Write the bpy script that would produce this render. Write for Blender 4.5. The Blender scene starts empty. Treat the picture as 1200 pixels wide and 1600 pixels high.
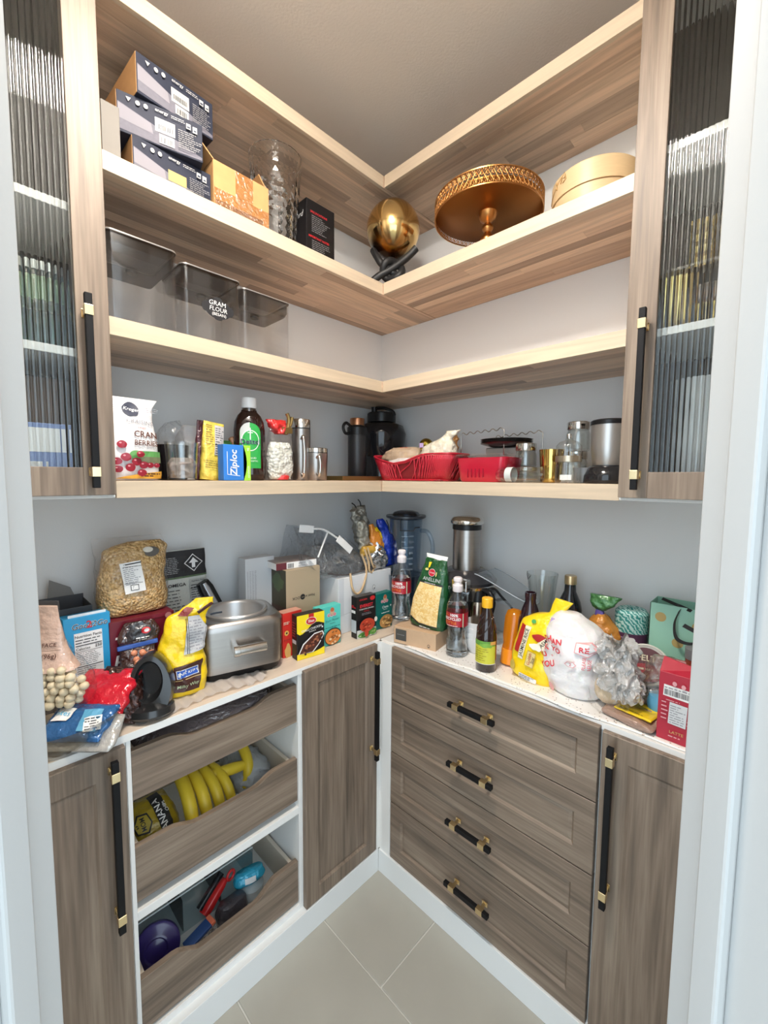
import bpy, bmesh, math, random
from mathutils import Vector, Matrix, noise
sin, cos, pi = math.sin, math.cos, math.pi
R = math.radians
sc = bpy.context.scene
col = sc.collection

# ---------------------------------------------------------------- camera
cd = bpy.data.cameras.new('camera')
cam = bpy.data.objects.new('camera', cd); col.objects.link(cam)
_r = Vector((0.71657403, 0.69747027, 0.007542)); _u = Vector((-0.06152198, 0.05242909, 0.99672776)); _f = Vector((-0.69479257, 0.71469323, -0.08047908))
cam.matrix_world = Matrix(((_r.x, _u.x, -_f.x, 1.38389699), (_r.y, _u.y, -_f.y, -1.40096914), (_r.z, _u.z, -_f.z, 1.42), (0, 0, 0, 1)))
cd.sensor_fit = 'VERTICAL'; cd.sensor_height = 24.0
cd.lens = 659.6076 / 1600 * 24.0
cd.clip_start = 0.02
sc.camera = cam

# ---------------------------------------------------------------- light
w = bpy.data.worlds.new('daylight'); sc.world = w; w.use_nodes = True
w.node_tree.nodes['Background'].inputs[0].default_value = (0.74, 0.885, 1.0, 1)
w.node_tree.nodes['Background'].inputs[1].default_value = 1.2
sc.view_settings.view_transform = 'Standard'; sc.view_settings.look = 'None'
sc.view_settings.exposure = 1.45; sc.view_settings.gamma = 1.0; sc.view_settings.use_curve_mapping = False
LAMP_POWER = 74.0
sc.cycles.max_bounces = 10; sc.cycles.transmission_bounces = 8; sc.cycles.transparent_max_bounces = 24
sc.cycles.diffuse_bounces = 5; sc.cycles.glossy_bounces = 4
sc.cycles.sample_clamp_indirect = 4.0; sc.cycles.blur_glossy = 0.5
sc.cycles.caustics_refractive = True; sc.cycles.caustics_reflective = False

# ---------------------------------------------------------------- materials
MATS = {}
def newmat(name):
    m = bpy.data.materials.new(name); m.use_nodes = True; MATS[name] = m
    nt = m.node_tree
    return m, nt, nt.nodes, nt.links, nt.nodes['Principled BSDF']
def pm(name, color, rough=0.5, metal=0.0, bump=0.0, bscale=60.0, var=0.0, vscale=8.0, coat=0.0, spec=0.5, alpha=1.0, stretch=None):
    """plain procedural material: colour with optional noise variation and bump"""
    if name in MATS: return MATS[name]
    m, nt, N, L, b = newmat(name)
    b.inputs['Base Color'].default_value = (*color, 1); b.inputs['Roughness'].default_value = rough; b.inputs['Metallic'].default_value = metal
    b.inputs['Coat Weight'].default_value = coat; b.inputs['Specular IOR Level'].default_value = spec
    tc = N.new('ShaderNodeTexCoord')
    src = tc.outputs['Object']
    if stretch:
        mp = N.new('ShaderNodeMapping'); mp.inputs['Scale'].default_value = stretch; L.new(src, mp.inputs[0]); src = mp.outputs[0]
    n = N.new('ShaderNodeTexNoise'); n.inputs['Scale'].default_value = vscale; n.inputs['Detail'].default_value = 3; L.new(src, n.inputs['Vector'])
    if var:
        mx = N.new('ShaderNodeMix'); mx.data_type = 'RGBA'; mx.inputs[6].default_value = (*[c*(1-var) for c in color], 1); mx.inputs[7].default_value = (*[min(1, c*(1+var)) for c in color], 1)
        L.new(n.outputs[0], mx.inputs[0]); L.new(mx.outputs[2], b.inputs['Base Color'])
    if bump:
        n2 = N.new('ShaderNodeTexNoise'); n2.inputs['Scale'].default_value = bscale; n2.inputs['Detail'].default_value = 4; L.new(src, n2.inputs['Vector'])
        bp = N.new('ShaderNodeBump'); bp.inputs['Strength'].default_value = bump; bp.inputs['Distance'].default_value = 0.002 if bscale > 55 else 0.012
        L.new(n2.outputs[0], bp.inputs['Height']); L.new(bp.outputs[0], b.inputs['Normal'])
    return m
def ramp(N, stops):
    r = N.new('ShaderNodeValToRGB'); e = r.color_ramp.elements
    while len(e) < len(stops): e.new(0.5)
    for i, (p, c) in enumerate(stops): e[i].position = p; e[i].color = (*c, 1)
    return r
def oak(name, axis, dark=(0.105, 0.080, 0.060), light=(0.31, 0.245, 0.185), mid=(0.205, 0.152, 0.112)):
    m, nt, N, L, b = newmat(name)
    tc = N.new('ShaderNodeTexCoord'); oi = N.new('ShaderNodeObjectInfo')
    ad = N.new('ShaderNodeVectorMath'); ad.operation = 'ADD'; L.new(tc.outputs['Object'], ad.inputs[0])
    sc_ = N.new('ShaderNodeVectorMath'); sc_.operation = 'SCALE'; sc_.inputs['Scale'].default_value = 7.0
    cb = N.new('ShaderNodeCombineXYZ'); [L.new(oi.outputs['Random'], cb.inputs[i]) for i in range(3)]
    L.new(cb.outputs[0], sc_.inputs[0]); L.new(sc_.outputs[0], ad.inputs[1])
    def noi(s, sx, det, dist=0):
        mp = N.new('ShaderNodeMapping'); v = [sx[0]]*3; v[axis] = sx[1]; mp.inputs['Scale'].default_value = v; L.new(ad.outputs[0], mp.inputs[0])
        n = N.new('ShaderNodeTexNoise'); n.inputs['Scale'].default_value = s; n.inputs['Detail'].default_value = det; n.inputs['Distortion'].default_value = dist
        L.new(mp.outputs[0], n.inputs['Vector']); return n
    big = noi(1.0, (14, 1.6), 4, 0.6); fine = noi(1.0, (160, 6), 3, 0.2); streak = noi(1.0, (45, 2.2), 3, 0.8)
    a = N.new('ShaderNodeMath'); a.operation = 'MULTIPLY_ADD'; a.inputs[1].default_value = 0.45; L.new(streak.outputs[0], a.inputs[0])
    a2 = N.new('ShaderNodeMath'); a2.operation = 'MULTIPLY'; a2.inputs[1].default_value = 0.4; L.new(big.outputs[0], a2.inputs[0]); L.new(a2.outputs[0], a.inputs[2])
    a3 = N.new('ShaderNodeMath'); a3.operation = 'MULTIPLY_ADD'; a3.inputs[1].default_value = 0.3; L.new(fine.outputs[0], a3.inputs[0]); L.new(a.outputs[0], a3.inputs[2])
    r = ramp(N, [(0.40, dark), (0.57, mid), (0.74, light)]); L.new(a3.outputs[0], r.inputs[0]); L.new(r.outputs[0], b.inputs['Base Color'])
    b.inputs['Roughness'].default_value = 0.5
    bp = N.new('ShaderNodeBump'); bp.inputs['Strength'].default_value = 0.12; bp.inputs['Distance'].default_value = 0.001; L.new(fine.outputs[0], bp.inputs['Height']); L.new(bp.outputs[0], b.inputs['Normal'])
    return m
OAKV = oak('oak laminate upright grain', 2); OAKH = oak('oak laminate level grain', 0)
def maple(name, stops, fine_amt=0.25):
    """hardwood lamina: colour of the whole stave from the object's own random number, grain along local x"""
    m, nt, N, L, b = newmat(name)
    tc = N.new('ShaderNodeTexCoord'); oi = N.new('ShaderNodeObjectInfo')
    r = ramp(N, stops); L.new(oi.outputs['Random'], r.inputs[0])
    cb = N.new('ShaderNodeCombineXYZ'); [L.new(oi.outputs['Random'], cb.inputs[i]) for i in range(3)]
    s = N.new('ShaderNodeVectorMath'); s.operation = 'SCALE'; s.inputs['Scale'].default_value = 13.0; L.new(cb.outputs[0], s.inputs[0])
    ad = N.new('ShaderNodeVectorMath'); ad.operation = 'ADD'; L.new(tc.outputs['Object'], ad.inputs[0]); L.new(s.outputs[0], ad.inputs[1])
    mp = N.new('ShaderNodeMapping'); mp.inputs['Scale'].default_value = (2.5, 50, 50); L.new(ad.outputs[0], mp.inputs[0])
    n = N.new('ShaderNodeTexNoise'); n.inputs['Scale'].default_value = 1.0; n.inputs['Detail'].default_value = 5; n.inputs['Distortion'].default_value = 1.2; L.new(mp.outputs[0], n.inputs['Vector'])
    mr = N.new('ShaderNodeMapRange'); mr.inputs['From Min'].default_value = 0.3; mr.inputs['From Max'].default_value = 0.7; mr.inputs['To Min'].default_value = 1 - fine_amt; mr.inputs['To Max'].default_value = 1 + fine_amt*0.6
    L.new(n.outputs[0], mr.inputs[0])
    mu = N.new('ShaderNodeVectorMath'); mu.operation = 'SCALE'; L.new(r.outputs[0], mu.inputs[0]); L.new(mr.outputs[0], mu.inputs['Scale'])
    L.new(mu.outputs[0], b.inputs['Base Color']); b.inputs['Roughness'].default_value = 0.42
    return m
STAVE = maple('maple stave', [(0.0, (0.50, 0.34, 0.23)), (0.25, (0.74, 0.55, 0.39)), (0.55, (0.62, 0.44, 0.31)), (0.8, (0.34, 0.23, 0.155)), (1.0, (0.80, 0.62, 0.45))])
EDGE = maple('maple front edge', [(0.0, (0.60, 0.48, 0.345)), (1.0, (0.64, 0.52, 0.385))], 0.12)
CTOPW = maple('pale wood print', [(0.0, (0.72, 0.60, 0.49)), (1.0, (0.76, 0.64, 0.52))], 0.10)

WALL = pm('wall paint', (0.80, 0.81, 0.81), 0.7, bump=0.08, bscale=220)
CEIL = pm('ceiling paint', (0.70, 0.66, 0.615), 0.8, bump=0.25, bscale=150)
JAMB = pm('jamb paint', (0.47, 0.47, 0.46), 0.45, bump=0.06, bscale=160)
WHITE = pm('white melamine', (0.83, 0.83, 0.81), 0.45)
KICK = pm('toe kick paint', (0.80, 0.82, 0.82), 0.45)
BLACK = pm('matt black metal', (0.005, 0.005, 0.006), 0.55, spec=.25)
BRASS = pm('satin brass', (0.85, 0.68, 0.40), 0.25, 1.0)
STEEL = pm('brushed steel', (0.38, 0.355, 0.335), 0.32, 1.0, var=0.1, vscale=3, stretch=(1, 1, 60))
STEEL2 = pm('polished steel', (0.72, 0.70, 0.67), 0.14, 1.0)
BLKPL = pm('black plastic', (0.007, 0.007, 0.008), 0.32, spec=.35)
BLKGL = pm('gloss black', (0.012, 0.012, 0.014), 0.1)
GREYPL = pm('grey plastic', (0.20, 0.20, 0.21), 0.35)
KRAFT = pm('kraft board', (0.50, 0.34, 0.20), 0.75, var=0.10, vscale=90)
KRAFTD = pm('brown corrugated board', (0.55, 0.30, 0.12), 0.7, var=0.12, vscale=40)
PAPER = pm('white paper', (0.85, 0.85, 0.84), 0.6)
PRT = {}
def ink(name, c, rough=0.5):
    return pm('ink ' + name, c, rough)
I_WHITE = ink('white', (0.86, 0.86, 0.85)); I_BLACK = ink('black', (0.015, 0.015, 0.018)); I_RED = ink('red', (0.62, 0.02, 0.03)); I_YEL = ink('yellow', (0.92, 0.66, 0.02))
I_NAVY = ink('navy', (0.02, 0.028, 0.06)); I_GREY = ink('grey', (0.30, 0.30, 0.33)); I_DIM = ink('dim white', (.20, .20, .21)); I_LAB = ink('label white', (.50, .50, .49)); I_GREEN = ink('green', (0.03, 0.30, 0.06)); I_BLUE = ink('blue', (0.03, 0.11, 0.50))
I_BROWN = ink('brown', (0.10, 0.03, 0.02)); I_TEAL = ink('teal', (0.10, 0.62, 0.55)); I_DTEAL = ink('dark teal', (0.01, 0.20, 0.18)); I_ORANGE = ink('orange', (0.75, 0.22, 0.03)); I_MAROON = ink('maroon', (0.18, 0.01, 0.025))
I_LBLUE = ink('light blue', (0.04, 0.38, 0.62)); I_CREAM = ink('cream', (0.82, 0.74, 0.55)); I_LIME = ink('lime', (0.35, 0.70, 0.05)); I_GOLD = ink('gold', (0.45, 0.33, 0.12)); I_PURPLE = ink('purple', (0.10, 0.04, 0.12))
def film(name, tint=(1, 1, 1), gloss=0.12, rough=0.12, bump=0.6, bscale=45, body=0.0, bodycol=(0.9, 0.9, 0.9), edge=4.0):
    """thin clear sheet: lets light through and glints; body adds some milky diffuse"""
    if name in MATS: return MATS[name]
    m, nt, N, L, b = newmat(name); N.remove(b); out = N['Material Output']
    tr = N.new('ShaderNodeBsdfTransparent'); tr.inputs[0].default_value = (*tint, 1)
    gl = N.new('ShaderNodeBsdfGlossy'); gl.inputs['Roughness'].default_value = rough
    fr = N.new('ShaderNodeLayerWeight'); fr.inputs['Blend'].default_value = 0.5
    pw = N.new('ShaderNodeMath'); pw.operation = 'POWER'; pw.inputs[1].default_value = edge; L.new(fr.outputs['Facing'], pw.inputs[0])
    ma = N.new('ShaderNodeMath'); ma.operation = 'MULTIPLY_ADD'; ma.inputs[1].default_value = 0.6; ma.inputs[2].default_value = gloss*0.5; L.new(pw.outputs[0], ma.inputs[0])
    mx = N.new('ShaderNodeMixShader'); L.new(ma.outputs[0], mx.inputs[0]); L.new(tr.outputs[0], mx.inputs[1]); L.new(gl.outputs[0], mx.inputs[2])
    last = mx
    if body:
        df = N.new('ShaderNodeBsdfDiffuse'); df.inputs[0].default_value = (*bodycol, 1)
        m2 = N.new('ShaderNodeMixShader'); m2.inputs[0].default_value = body; L.new(mx.outputs[0], m2.inputs[1]); L.new(df.outputs[0], m2.inputs[2]); last = m2
    if bump:
        tc = N.new('ShaderNodeTexCoord'); n = N.new('ShaderNodeTexNoise'); n.inputs['Scale'].default_value = bscale; n.inputs['Detail'].default_value = 3; n.inputs['Distortion'].default_value = 1.5
        L.new(tc.outputs['Object'], n.inputs['Vector']); bp = N.new('ShaderNodeBump'); bp.inputs['Strength'].default_value = bump; bp.inputs['Distance'].default_value = 0.01
        L.new(n.outputs[0], bp.inputs['Height']); L.new(bp.outputs[0], gl.inputs['Normal']); L.new(bp.outputs[0], fr.inputs['Normal'])
    L.new(last.outputs[0], out.inputs[0]); return m
CLEAR = film('clear bag film'); ACRYL = film('clear acrylic', (0.995, 0.995, 0.995), 0.08, 0.05, 0.0, edge=3); SMOKE = film('smoked acrylic', (0.42, 0.39, 0.37), 0.12, 0.1, 0.0)
TGLASS = film('thin clear glass', (0.96, 0.98, 0.98), 0.16, 0.04, 0.0, edge=2.6); WATER = film('bottle plastic', (0.93, 0.95, 0.96), 0.2, 0.05, 0.25, 30)
BLUEPL = film('blue tinted clear plastic', (0.80, 0.86, 0.91), 0.14, 0.05, 0.0); MILKY = film('milky bag film', (0.96, 0.96, 0.96), 0.15, 0.2, 0.9, 30, 0.55, (0.82, 0.80, 0.80))
def glass(name, color=(1, 1, 1), rough=0.0, ior=1.45):
    m, nt, N, L, b = newmat(name)
    b.inputs['Base Color'].default_value = (*color, 1); b.inputs['Transmission Weight'].default_value = 1; b.inputs['Roughness'].default_value = rough; b.inputs['IOR'].default_value = ior
    return m
RGLASS = glass('reeded glass', (0.93, 0.96, 0.95)); CRYSTAL = 0
CRYSTAL = glass('cut crystal')
def kernels(name, c1, c2, scale, bump=1.0):
    if name in MATS: return MATS[name]
    m, nt, N, L, b = newmat(name)
    tc = N.new('ShaderNodeTexCoord'); v = N.new('ShaderNodeTexVoronoi'); v.inputs['Scale'].default_value = scale; L.new(tc.outputs['Object'], v.inputs['Vector'])
    sp = N.new('ShaderNodeSeparateColor'); L.new(v.outputs['Color'], sp.inputs[0])
    mx = N.new('ShaderNodeMix'); mx.data_type = 'RGBA'; mx.inputs[6].default_value = (*c1, 1); mx.inputs[7].default_value = (*c2, 1); L.new(sp.outputs[0], mx.inputs[0])
    L.new(mx.outputs[2], b.inputs['Base Color']); b.inputs['Roughness'].default_value = 0.35
    iv = N.new('ShaderNodeMath'); iv.operation = 'SUBTRACT'; iv.inputs[0].default_value = 1; L.new(v.outputs['Distance'], iv.inputs[1])
    bp = N.new('ShaderNodeBump'); bp.inputs['Strength'].default_value = bump; bp.inputs['Distance'].default_value = 0.006; L.new(iv.outputs[0], bp.inputs['Height']); L.new(bp.outputs[0], b.inputs['Normal'])
    return m
def speckle(name):
    m, nt, N, L, b = newmat(name)
    tc = N.new('ShaderNodeTexCoord'); v = N.new('ShaderNodeTexVoronoi'); v.inputs['Scale'].default_value = 130; L.new(tc.outputs['Object'], v.inputs['Vector'])
    n = N.new('ShaderNodeTexNoise'); n.inputs['Scale'].default_value = 22; L.new(tc.outputs['Object'], n.inputs['Vector'])
    m1 = N.new('ShaderNodeMath'); m1.operation = 'LESS_THAN'; m1.inputs[1].default_value = 0.24; L.new(v.outputs['Distance'], m1.inputs[0])
    sp = N.new('ShaderNodeSeparateColor'); L.new(v.outputs['Color'], sp.inputs[0])
    g = N.new('ShaderNodeMath'); g.operation = 'GREATER_THAN'; g.inputs[1].default_value = 0.55; L.new(sp.outputs[1], g.inputs[0])
    mu = N.new('ShaderNodeMath'); mu.operation = 'MULTIPLY'; L.new(m1.outputs[0], mu.inputs[0]); L.new(g.outputs[0], mu.inputs[1])
    r = ramp(N, [(0.0, (0.10, 0.06, 0.04)), (0.5, (0.40, 0.27, 0.17)), (1.0, (0.25, 0.25, 0.27))]); L.new(sp.outputs[0], r.inputs[0])
    mx = N.new('ShaderNodeMix'); mx.data_type = 'RGBA'; mx.inputs[6].default_value = (0.84, 0.82, 0.79, 1); L.new(mu.outputs[0], mx.inputs[0]); L.new(r.outputs[0], mx.inputs[7]); L.new(mx.outputs[2], b.inputs['Base Color'])
    b.inputs['Roughness'].default_value = 0.3
    return m
SPECK = speckle('speckled liner')
TILE = pm('stone tile', (0.40, 0.385, 0.335), 0.5, var=0.12, vscale=5, bump=0.05, bscale=120)
GROUT = pm('pale grout', (0.66, 0.65, 0.60), 0.8)
FOILB = lambda n, c, m=0.35, r=0.3, bs=35: pm('packet ' + n, c, r, m, bump=0.8, bscale=bs, coat=0.3)

# ---------------------------------------------------------------- mesh building
class MB:
    def __init__(s): s.v = []; s.f = []; s.m = []; s.mi = 0
    def add(s, vs, fs, M=None):
        o = len(s.v)
        s.v += [tuple(M @ Vector(p)) for p in vs] if M else [tuple(p) for p in vs]
        s.f += [tuple(i + o for i in f) for f in fs]; s.m += [s.mi]*len(fs); return s
    def box(s, x0, x1, y0, y1, z0, z1, M=None):
        return s.add([(x0,y0,z0),(x1,y0,z0),(x1,y1,z0),(x0,y1,z0),(x0,y0,z1),(x1,y0,z1),(x1,y1,z1),(x0,y1,z1)],
                     [(0,3,2,1),(4,5,6,7),(0,1,5,4),(1,2,6,5),(2,3,7,6),(3,0,4,7)], M)
    def lathe(s, prof, n=32, M=None, sx=1.0, sy=1.0, closed=True):
        """prof = [(r, z)...] bottom to top, turned about z"""
        vs = []; fs = []
        for r, z in prof:
            for k in range(n): a = 2*pi*k/n; vs.append((r*cos(a)*sx, r*sin(a)*sy, z))
        for i in range(len(prof)-1):
            for k in range(n): k2 = (k+1) % n; fs.append((i*n+k, i*n+k2, (i+1)*n+k2, (i+1)*n+k))
        if closed:
            if prof[0][0] > 1e-6: fs.append(tuple(range(n-1, -1, -1)))
            if prof[-1][0] > 1e-6: fs.append(tuple((len(prof)-1)*n+k for k in range(n)))
        return s.add(vs, fs, M)
    def tube(s, pts, r, n=8, cyc=False, M=None):
        P = [Vector(p) for p in pts]; vs = []; fs = []; N = len(P); up = None
        rr = r if isinstance(r, (list, tuple)) else [r]*N
        for i, p in enumerate(P):
            t = (P[(i+1) % N]-P[i-1]) if cyc else (P[min(i+1, N-1)]-P[max(i-1, 0)])
            if t.length < 1e-9: t = Vector((0, 0, 1))
            t.normalize()
            if up is None: up = Vector((0, 0, 1)) if abs(t.z) < .9 else Vector((1, 0, 0))
            a = t.cross(up); a.normalize(); b_ = a.cross(t); up = b_
            for k in range(n): q = 2*pi*k/n; vs.append(tuple(p + a*(rr[i]*cos(q)) + b_*(rr[i]*sin(q))))
        for i in range(N if cyc else N-1):
            j = (i+1) % N
            for k in range(n): k2 = (k+1) % n; fs.append((i*n+k, i*n+k2, j*n+k2, j*n+k))
        if not cyc: fs.append(tuple(range(n-1, -1, -1))); fs.append(tuple((N-1)*n+k for k in range(n)))
        return s.add(vs, fs, M)
    def prism(s, poly, y0, y1, M=None):
        """polygon in x,z extruded along y"""
        n = len(poly); vs = [(x, y0, z) for x, z in poly] + [(x, y1, z) for x, z in poly]
        fs = [tuple(range(n)), tuple(range(2*n-1, n-1, -1))] + [(i, (i+1) % n + 0, (i+1) % n + n, i + n)[::-1] for i in range(n)]
        return s.add(vs, fs, M)
    def grid(s, fn, nu, nv, M=None):
        vs = [fn(i/nu, j/nv) for j in range(nv+1) for i in range(nu+1)]; w_ = nu+1
        return s.add(vs, [(j*w_+i, j*w_+i+1, (j+1)*w_+i+1, (j+1)*w_+i) for j in range(nv) for i in range(nu)], M)
    def ball(s, c, r, n=12, m=8, sc3=(1, 1, 1), M=None):
        prof = [(max(1e-7, r*sin(pi*i/m)), -r*cos(pi*i/m)) for i in range(m+1)]
        T = Matrix.Translation(c) @ Matrix.Diagonal((*sc3, 1)); return s.lathe(prof, n, (M @ T) if M else T, closed=False)
    def build(s, name, mats, parent=None, smooth=None, bevel=0, seg=2, solid=0, subsurf=0):
        me = bpy.data.meshes.new(name); me.from_pydata(s.v, [], s.f)
        if not isinstance(mats, (list, tuple)): mats = [mats]
        for m in mats: me.materials.append(m)
        if len(mats) > 1: me.polygons.foreach_set('material_index', s.m)
        me.validate(); me.update()
        bm = bmesh.new(); bm.from_mesh(me); bmesh.ops.remove_doubles(bm, verts=bm.verts, dist=1e-6); bmesh.ops.recalc_face_normals(bm, faces=bm.faces); bm.to_mesh(me); bm.free()
        o = bpy.data.objects.new(name, me); col.objects.link(o)
        if parent: o.parent = parent
        if smooth:
            me.polygons.foreach_set('use_smooth', [True]*len(me.polygons))
            if smooth is not True: me.set_sharp_from_angle(angle=R(smooth))
        if solid: md = o.modifiers.new('s', 'SOLIDIFY'); md.thickness = solid; md.offset = -1
        if bevel: md = o.modifiers.new('b', 'BEVEL'); md.width = bevel; md.segments = seg; md.limit_method = 'ANGLE'; md.angle_limit = R(40)
        if subsurf: md = o.modifiers.new('u', 'SUBSURF'); md.levels = md.render_levels = subsurf
        return o
def box(name, mats, parent, x0, x1, y0, y1, z0, z1, bevel=0.001, M=None): return MB().box(x0, x1, y0, y1, z0, z1, M).build(name, mats, parent, bevel=bevel)
def lathe(name, mats, parent, prof, n=32, sharp=35, **k): return MB().lathe(prof, n, **k).build(name, mats, parent, smooth=sharp)
def tube(name, mats, parent, pts, r, n=8, **k): return MB().tube(pts, r, n, **k).build(name, mats, parent, smooth=40)
def thing(name, label, cat, loc=(0, 0, 0), rot=0, group=None, kind=None, tilt=(0, 0)):
    o = bpy.data.objects.new(name, None); col.objects.link(o); o.empty_display_size = 0.05
    o.location = loc; o.rotation_euler = (R(tilt[0]), R(tilt[1]), R(rot))
    o['label'] = label; o['category'] = cat
    if group: o['group'] = group
    if kind: o['kind'] = kind
    return o
def struct(o, label, cat): o['kind'] = 'structure'; o['label'] = label; o['category'] = cat; return o
def curve(pts, n=8, cyc=False):
    """Catmull-Rom through points"""
    P = [Vector(p) for p in pts]; N = len(P); out = []
    for i in range(N if cyc else N-1):
        a, b, c, d = (P[(i-1) % N], P[i], P[(i+1) % N], P[(i+2) % N]) if cyc else (P[max(i-1, 0)], P[i], P[i+1], P[min(i+2, N-1)])
        for k in range(n):
            t = k/n; out.append(0.5*((2*b)+(c-a)*t+(2*a-5*b+4*c-d)*t*t+(3*b-a-3*c+d)*t**3))
    if not cyc: out.append(P[-1])
    return out

# ---- flat print: text and shapes laid on a front surface given by surf(x, z) -> point
FONTS = {}
def text_geo(txt, size, bold=0.0, sx=1.0, align='CENTER', shear=0.0):
    key = (txt, bold, align, shear)
    if key not in FONTS:
        cu = bpy.data.curves.new('t', 'FONT'); cu.body = txt; cu.size = 1; cu.align_x = align; cu.align_y = 'CENTER'; cu.resolution_u = 2; cu.offset = bold*.5; cu.shear = shear
        ob = bpy.data.objects.new('t', cu); col.objects.link(ob)
        dg = bpy.context.evaluated_depsgraph_get(); me = ob.evaluated_get(dg).to_mesh()
        FONTS[key] = ([tuple(v.co) for v in me.vertices], [tuple(p.vertices) for p in me.polygons])
        ob.evaluated_get(dg).to_mesh_clear(); bpy.data.objects.remove(ob); bpy.data.curves.remove(cu)
    vs, fs = FONTS[key]
    return [(x*size*sx, y*size) for x, y, z in vs], fs
class Art:
    """collects printed shapes; surf(x, z, off) returns the point of the printed face, off outwards"""
    def __init__(s, surf): s.surf = surf; s.mb = MB(); s.mats = []; s.off = 0.0006; s.step = 0.0004
    def _m(s, mat):
        if mat not in s.mats: s.mats.append(mat)
        s.mb.mi = s.mats.index(mat)
    def put(s, pts, fs, mat): s._m(mat); s.mb.add([s.surf(x, z, s.off) for x, z in pts], fs); s.off += s.step; return s
    def rect(s, x0, x1, z0, z1, mat, rot=0, nx=None, nz=None):
        nx = nx or max(1, min(24, int(abs(x1-x0)/0.008))); nz = nz or max(1, min(24, int(abs(z1-z0)/0.008)))
        cx, cz = (x0+x1)/2, (z0+z1)/2; c, q = cos(R(rot)), sin(R(rot)); pts = []
        for j in range(nz+1):
            for i in range(nx+1):
                a = x0+(x1-x0)*i/nx-cx; b = z0+(z1-z0)*j/nz-cz; pts.append((cx+a*c-b*q, cz+a*q+b*c))
        return s.put(pts, [(j*(nx+1)+i, j*(nx+1)+i+1, (j+1)*(nx+1)+i+1, (j+1)*(nx+1)+i) for j in range(nz) for i in range(nx)], mat)
    def oval(s, x, z, rx, rz, mat, n=28, a0=0, a1=360, rings=3, wob=0, seed=0):
        pts = [(x, z)]; fs = []; rings = max(rings, int(max(rx, rz)/.006)) if rings > 1 else 1
        full = abs(a1-a0) >= 360
        m = n if full else n+1
        for k in range(1, rings+1):
            for i in range(m):
                a = R(a0+(a1-a0)*i/n); w_ = 1+wob*noise.noise((cos(a)*1.7+seed, sin(a)*1.7, seed)); pts.append((x+rx*cos(a)*k/rings*w_, z+rz*sin(a)*k/rings*w_))
        for i in range(n):
            j = (i+1) % m
            fs.append((0, 1+i, 1+j))
            for k in range(1, rings): fs.append((1+(k-1)*m+i, 1+k*m+i, 1+k*m+j, 1+(k-1)*m+j))
        return s.put(pts, fs, mat)
    def poly(s, pts, mat):
        bm = bmesh.new(); vs = [bm.verts.new((x, z, 0)) for x, z in pts]; f = bm.faces.new(vs); bmesh.ops.triangulate(bm, faces=[f]); bm.verts.index_update()
        for _ in range(4):
            long = [e for e in bm.edges if e.calc_length() > 0.009]
            if long: bmesh.ops.subdivide_edges(bm, edges=long, cuts=1); bmesh.ops.triangulate(bm, faces=bm.faces)
        bmesh.ops.triangulate(bm, faces=bm.faces); bm.verts.index_update()
        P = [(v.co.x, v.co.y) for v in bm.verts]; F = [tuple(v.index for v in f.verts) for f in bm.faces]; bm.free()
        return s.put(P, F, mat)
    def text(s, txt, x, z, size, mat, rot=0, bold=0.0, sx=1.0, align='CENTER', shear=0.0):
        P, F = text_geo(txt, size, bold, sx, align, shear); c, q = cos(R(rot)), sin(R(rot))
        return s.put([(x+a*c-b*q, z+a*q+b*c) for a, b in P], F, mat)
    def lines(s, x0, x1, z0, z1, n, mat, seed=0, thick=0.35, rag=0.4, rot=0):
        """rows of small print too fine to read: thin ragged dashes"""
        rnd = random.Random(seed); h = (z1-z0)/n; cx, cz = (x0+x1)/2, (z0+z1)/2; c, q = cos(R(rot)), sin(R(rot))
        s._m(mat)
        for i in range(n):
            z = z1-h*(i+.5); x = x0; xe = x1-(x1-x0)*rag*rnd.random()
            while x < xe:
                w_ = h*rnd.uniform(.6, 2.6); xb = min(x+w_, xe); t = h*thick/2
                P = [(x, z-t), (xb, z-t), (xb, z+t), (x, z+t)]
                s.mb.add([s.surf(cx+(a-cx)*c-(b-cz)*q, cz+(a-cx)*q+(b-cz)*c, s.off) for a, b in P], [(0, 1, 2, 3)]); x = xb+h*.35
        s.off += s.step; return s
    def barcode(s, x0, x1, z0, z1, seed=1, mat=None):
        rnd = random.Random(seed); x = x0; s._m(mat or I_BLACK)
        while x < x1:
            w_ = rnd.uniform(.0006, .0018); s.mb.add([s.surf(a, b, s.off) for a, b in ((x, z0), (min(x+w_, x1), z0), (min(x+w_, x1), z1), (x, z1))], [(0, 1, 2, 3)]); x += w_+rnd.uniform(.0006, .0016)
        s.off += s.step; return s
    def build(s, parent, name='printed_label'): return s.mb.build(name, s.mats, parent)
def flat(y): return lambda x, z, o: (x, y-o, z)                       # front face at local y
def sideL(x): return lambda a, z, o: (x-o, -a, z)                     # left side, a runs to the viewer's right (towards the front)
def sideR(x): return lambda a, z, o: (x+o, a, z)
def topf(z): return lambda x, y, o: (x, y, z+o)
def cyl(r): 
    f = r if callable(r) else (lambda z: r)
    return lambda x, z, o: ((f(z)+o)*sin(x/f(z)), -(f(z)+o)*cos(x/f(z)), z)
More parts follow.
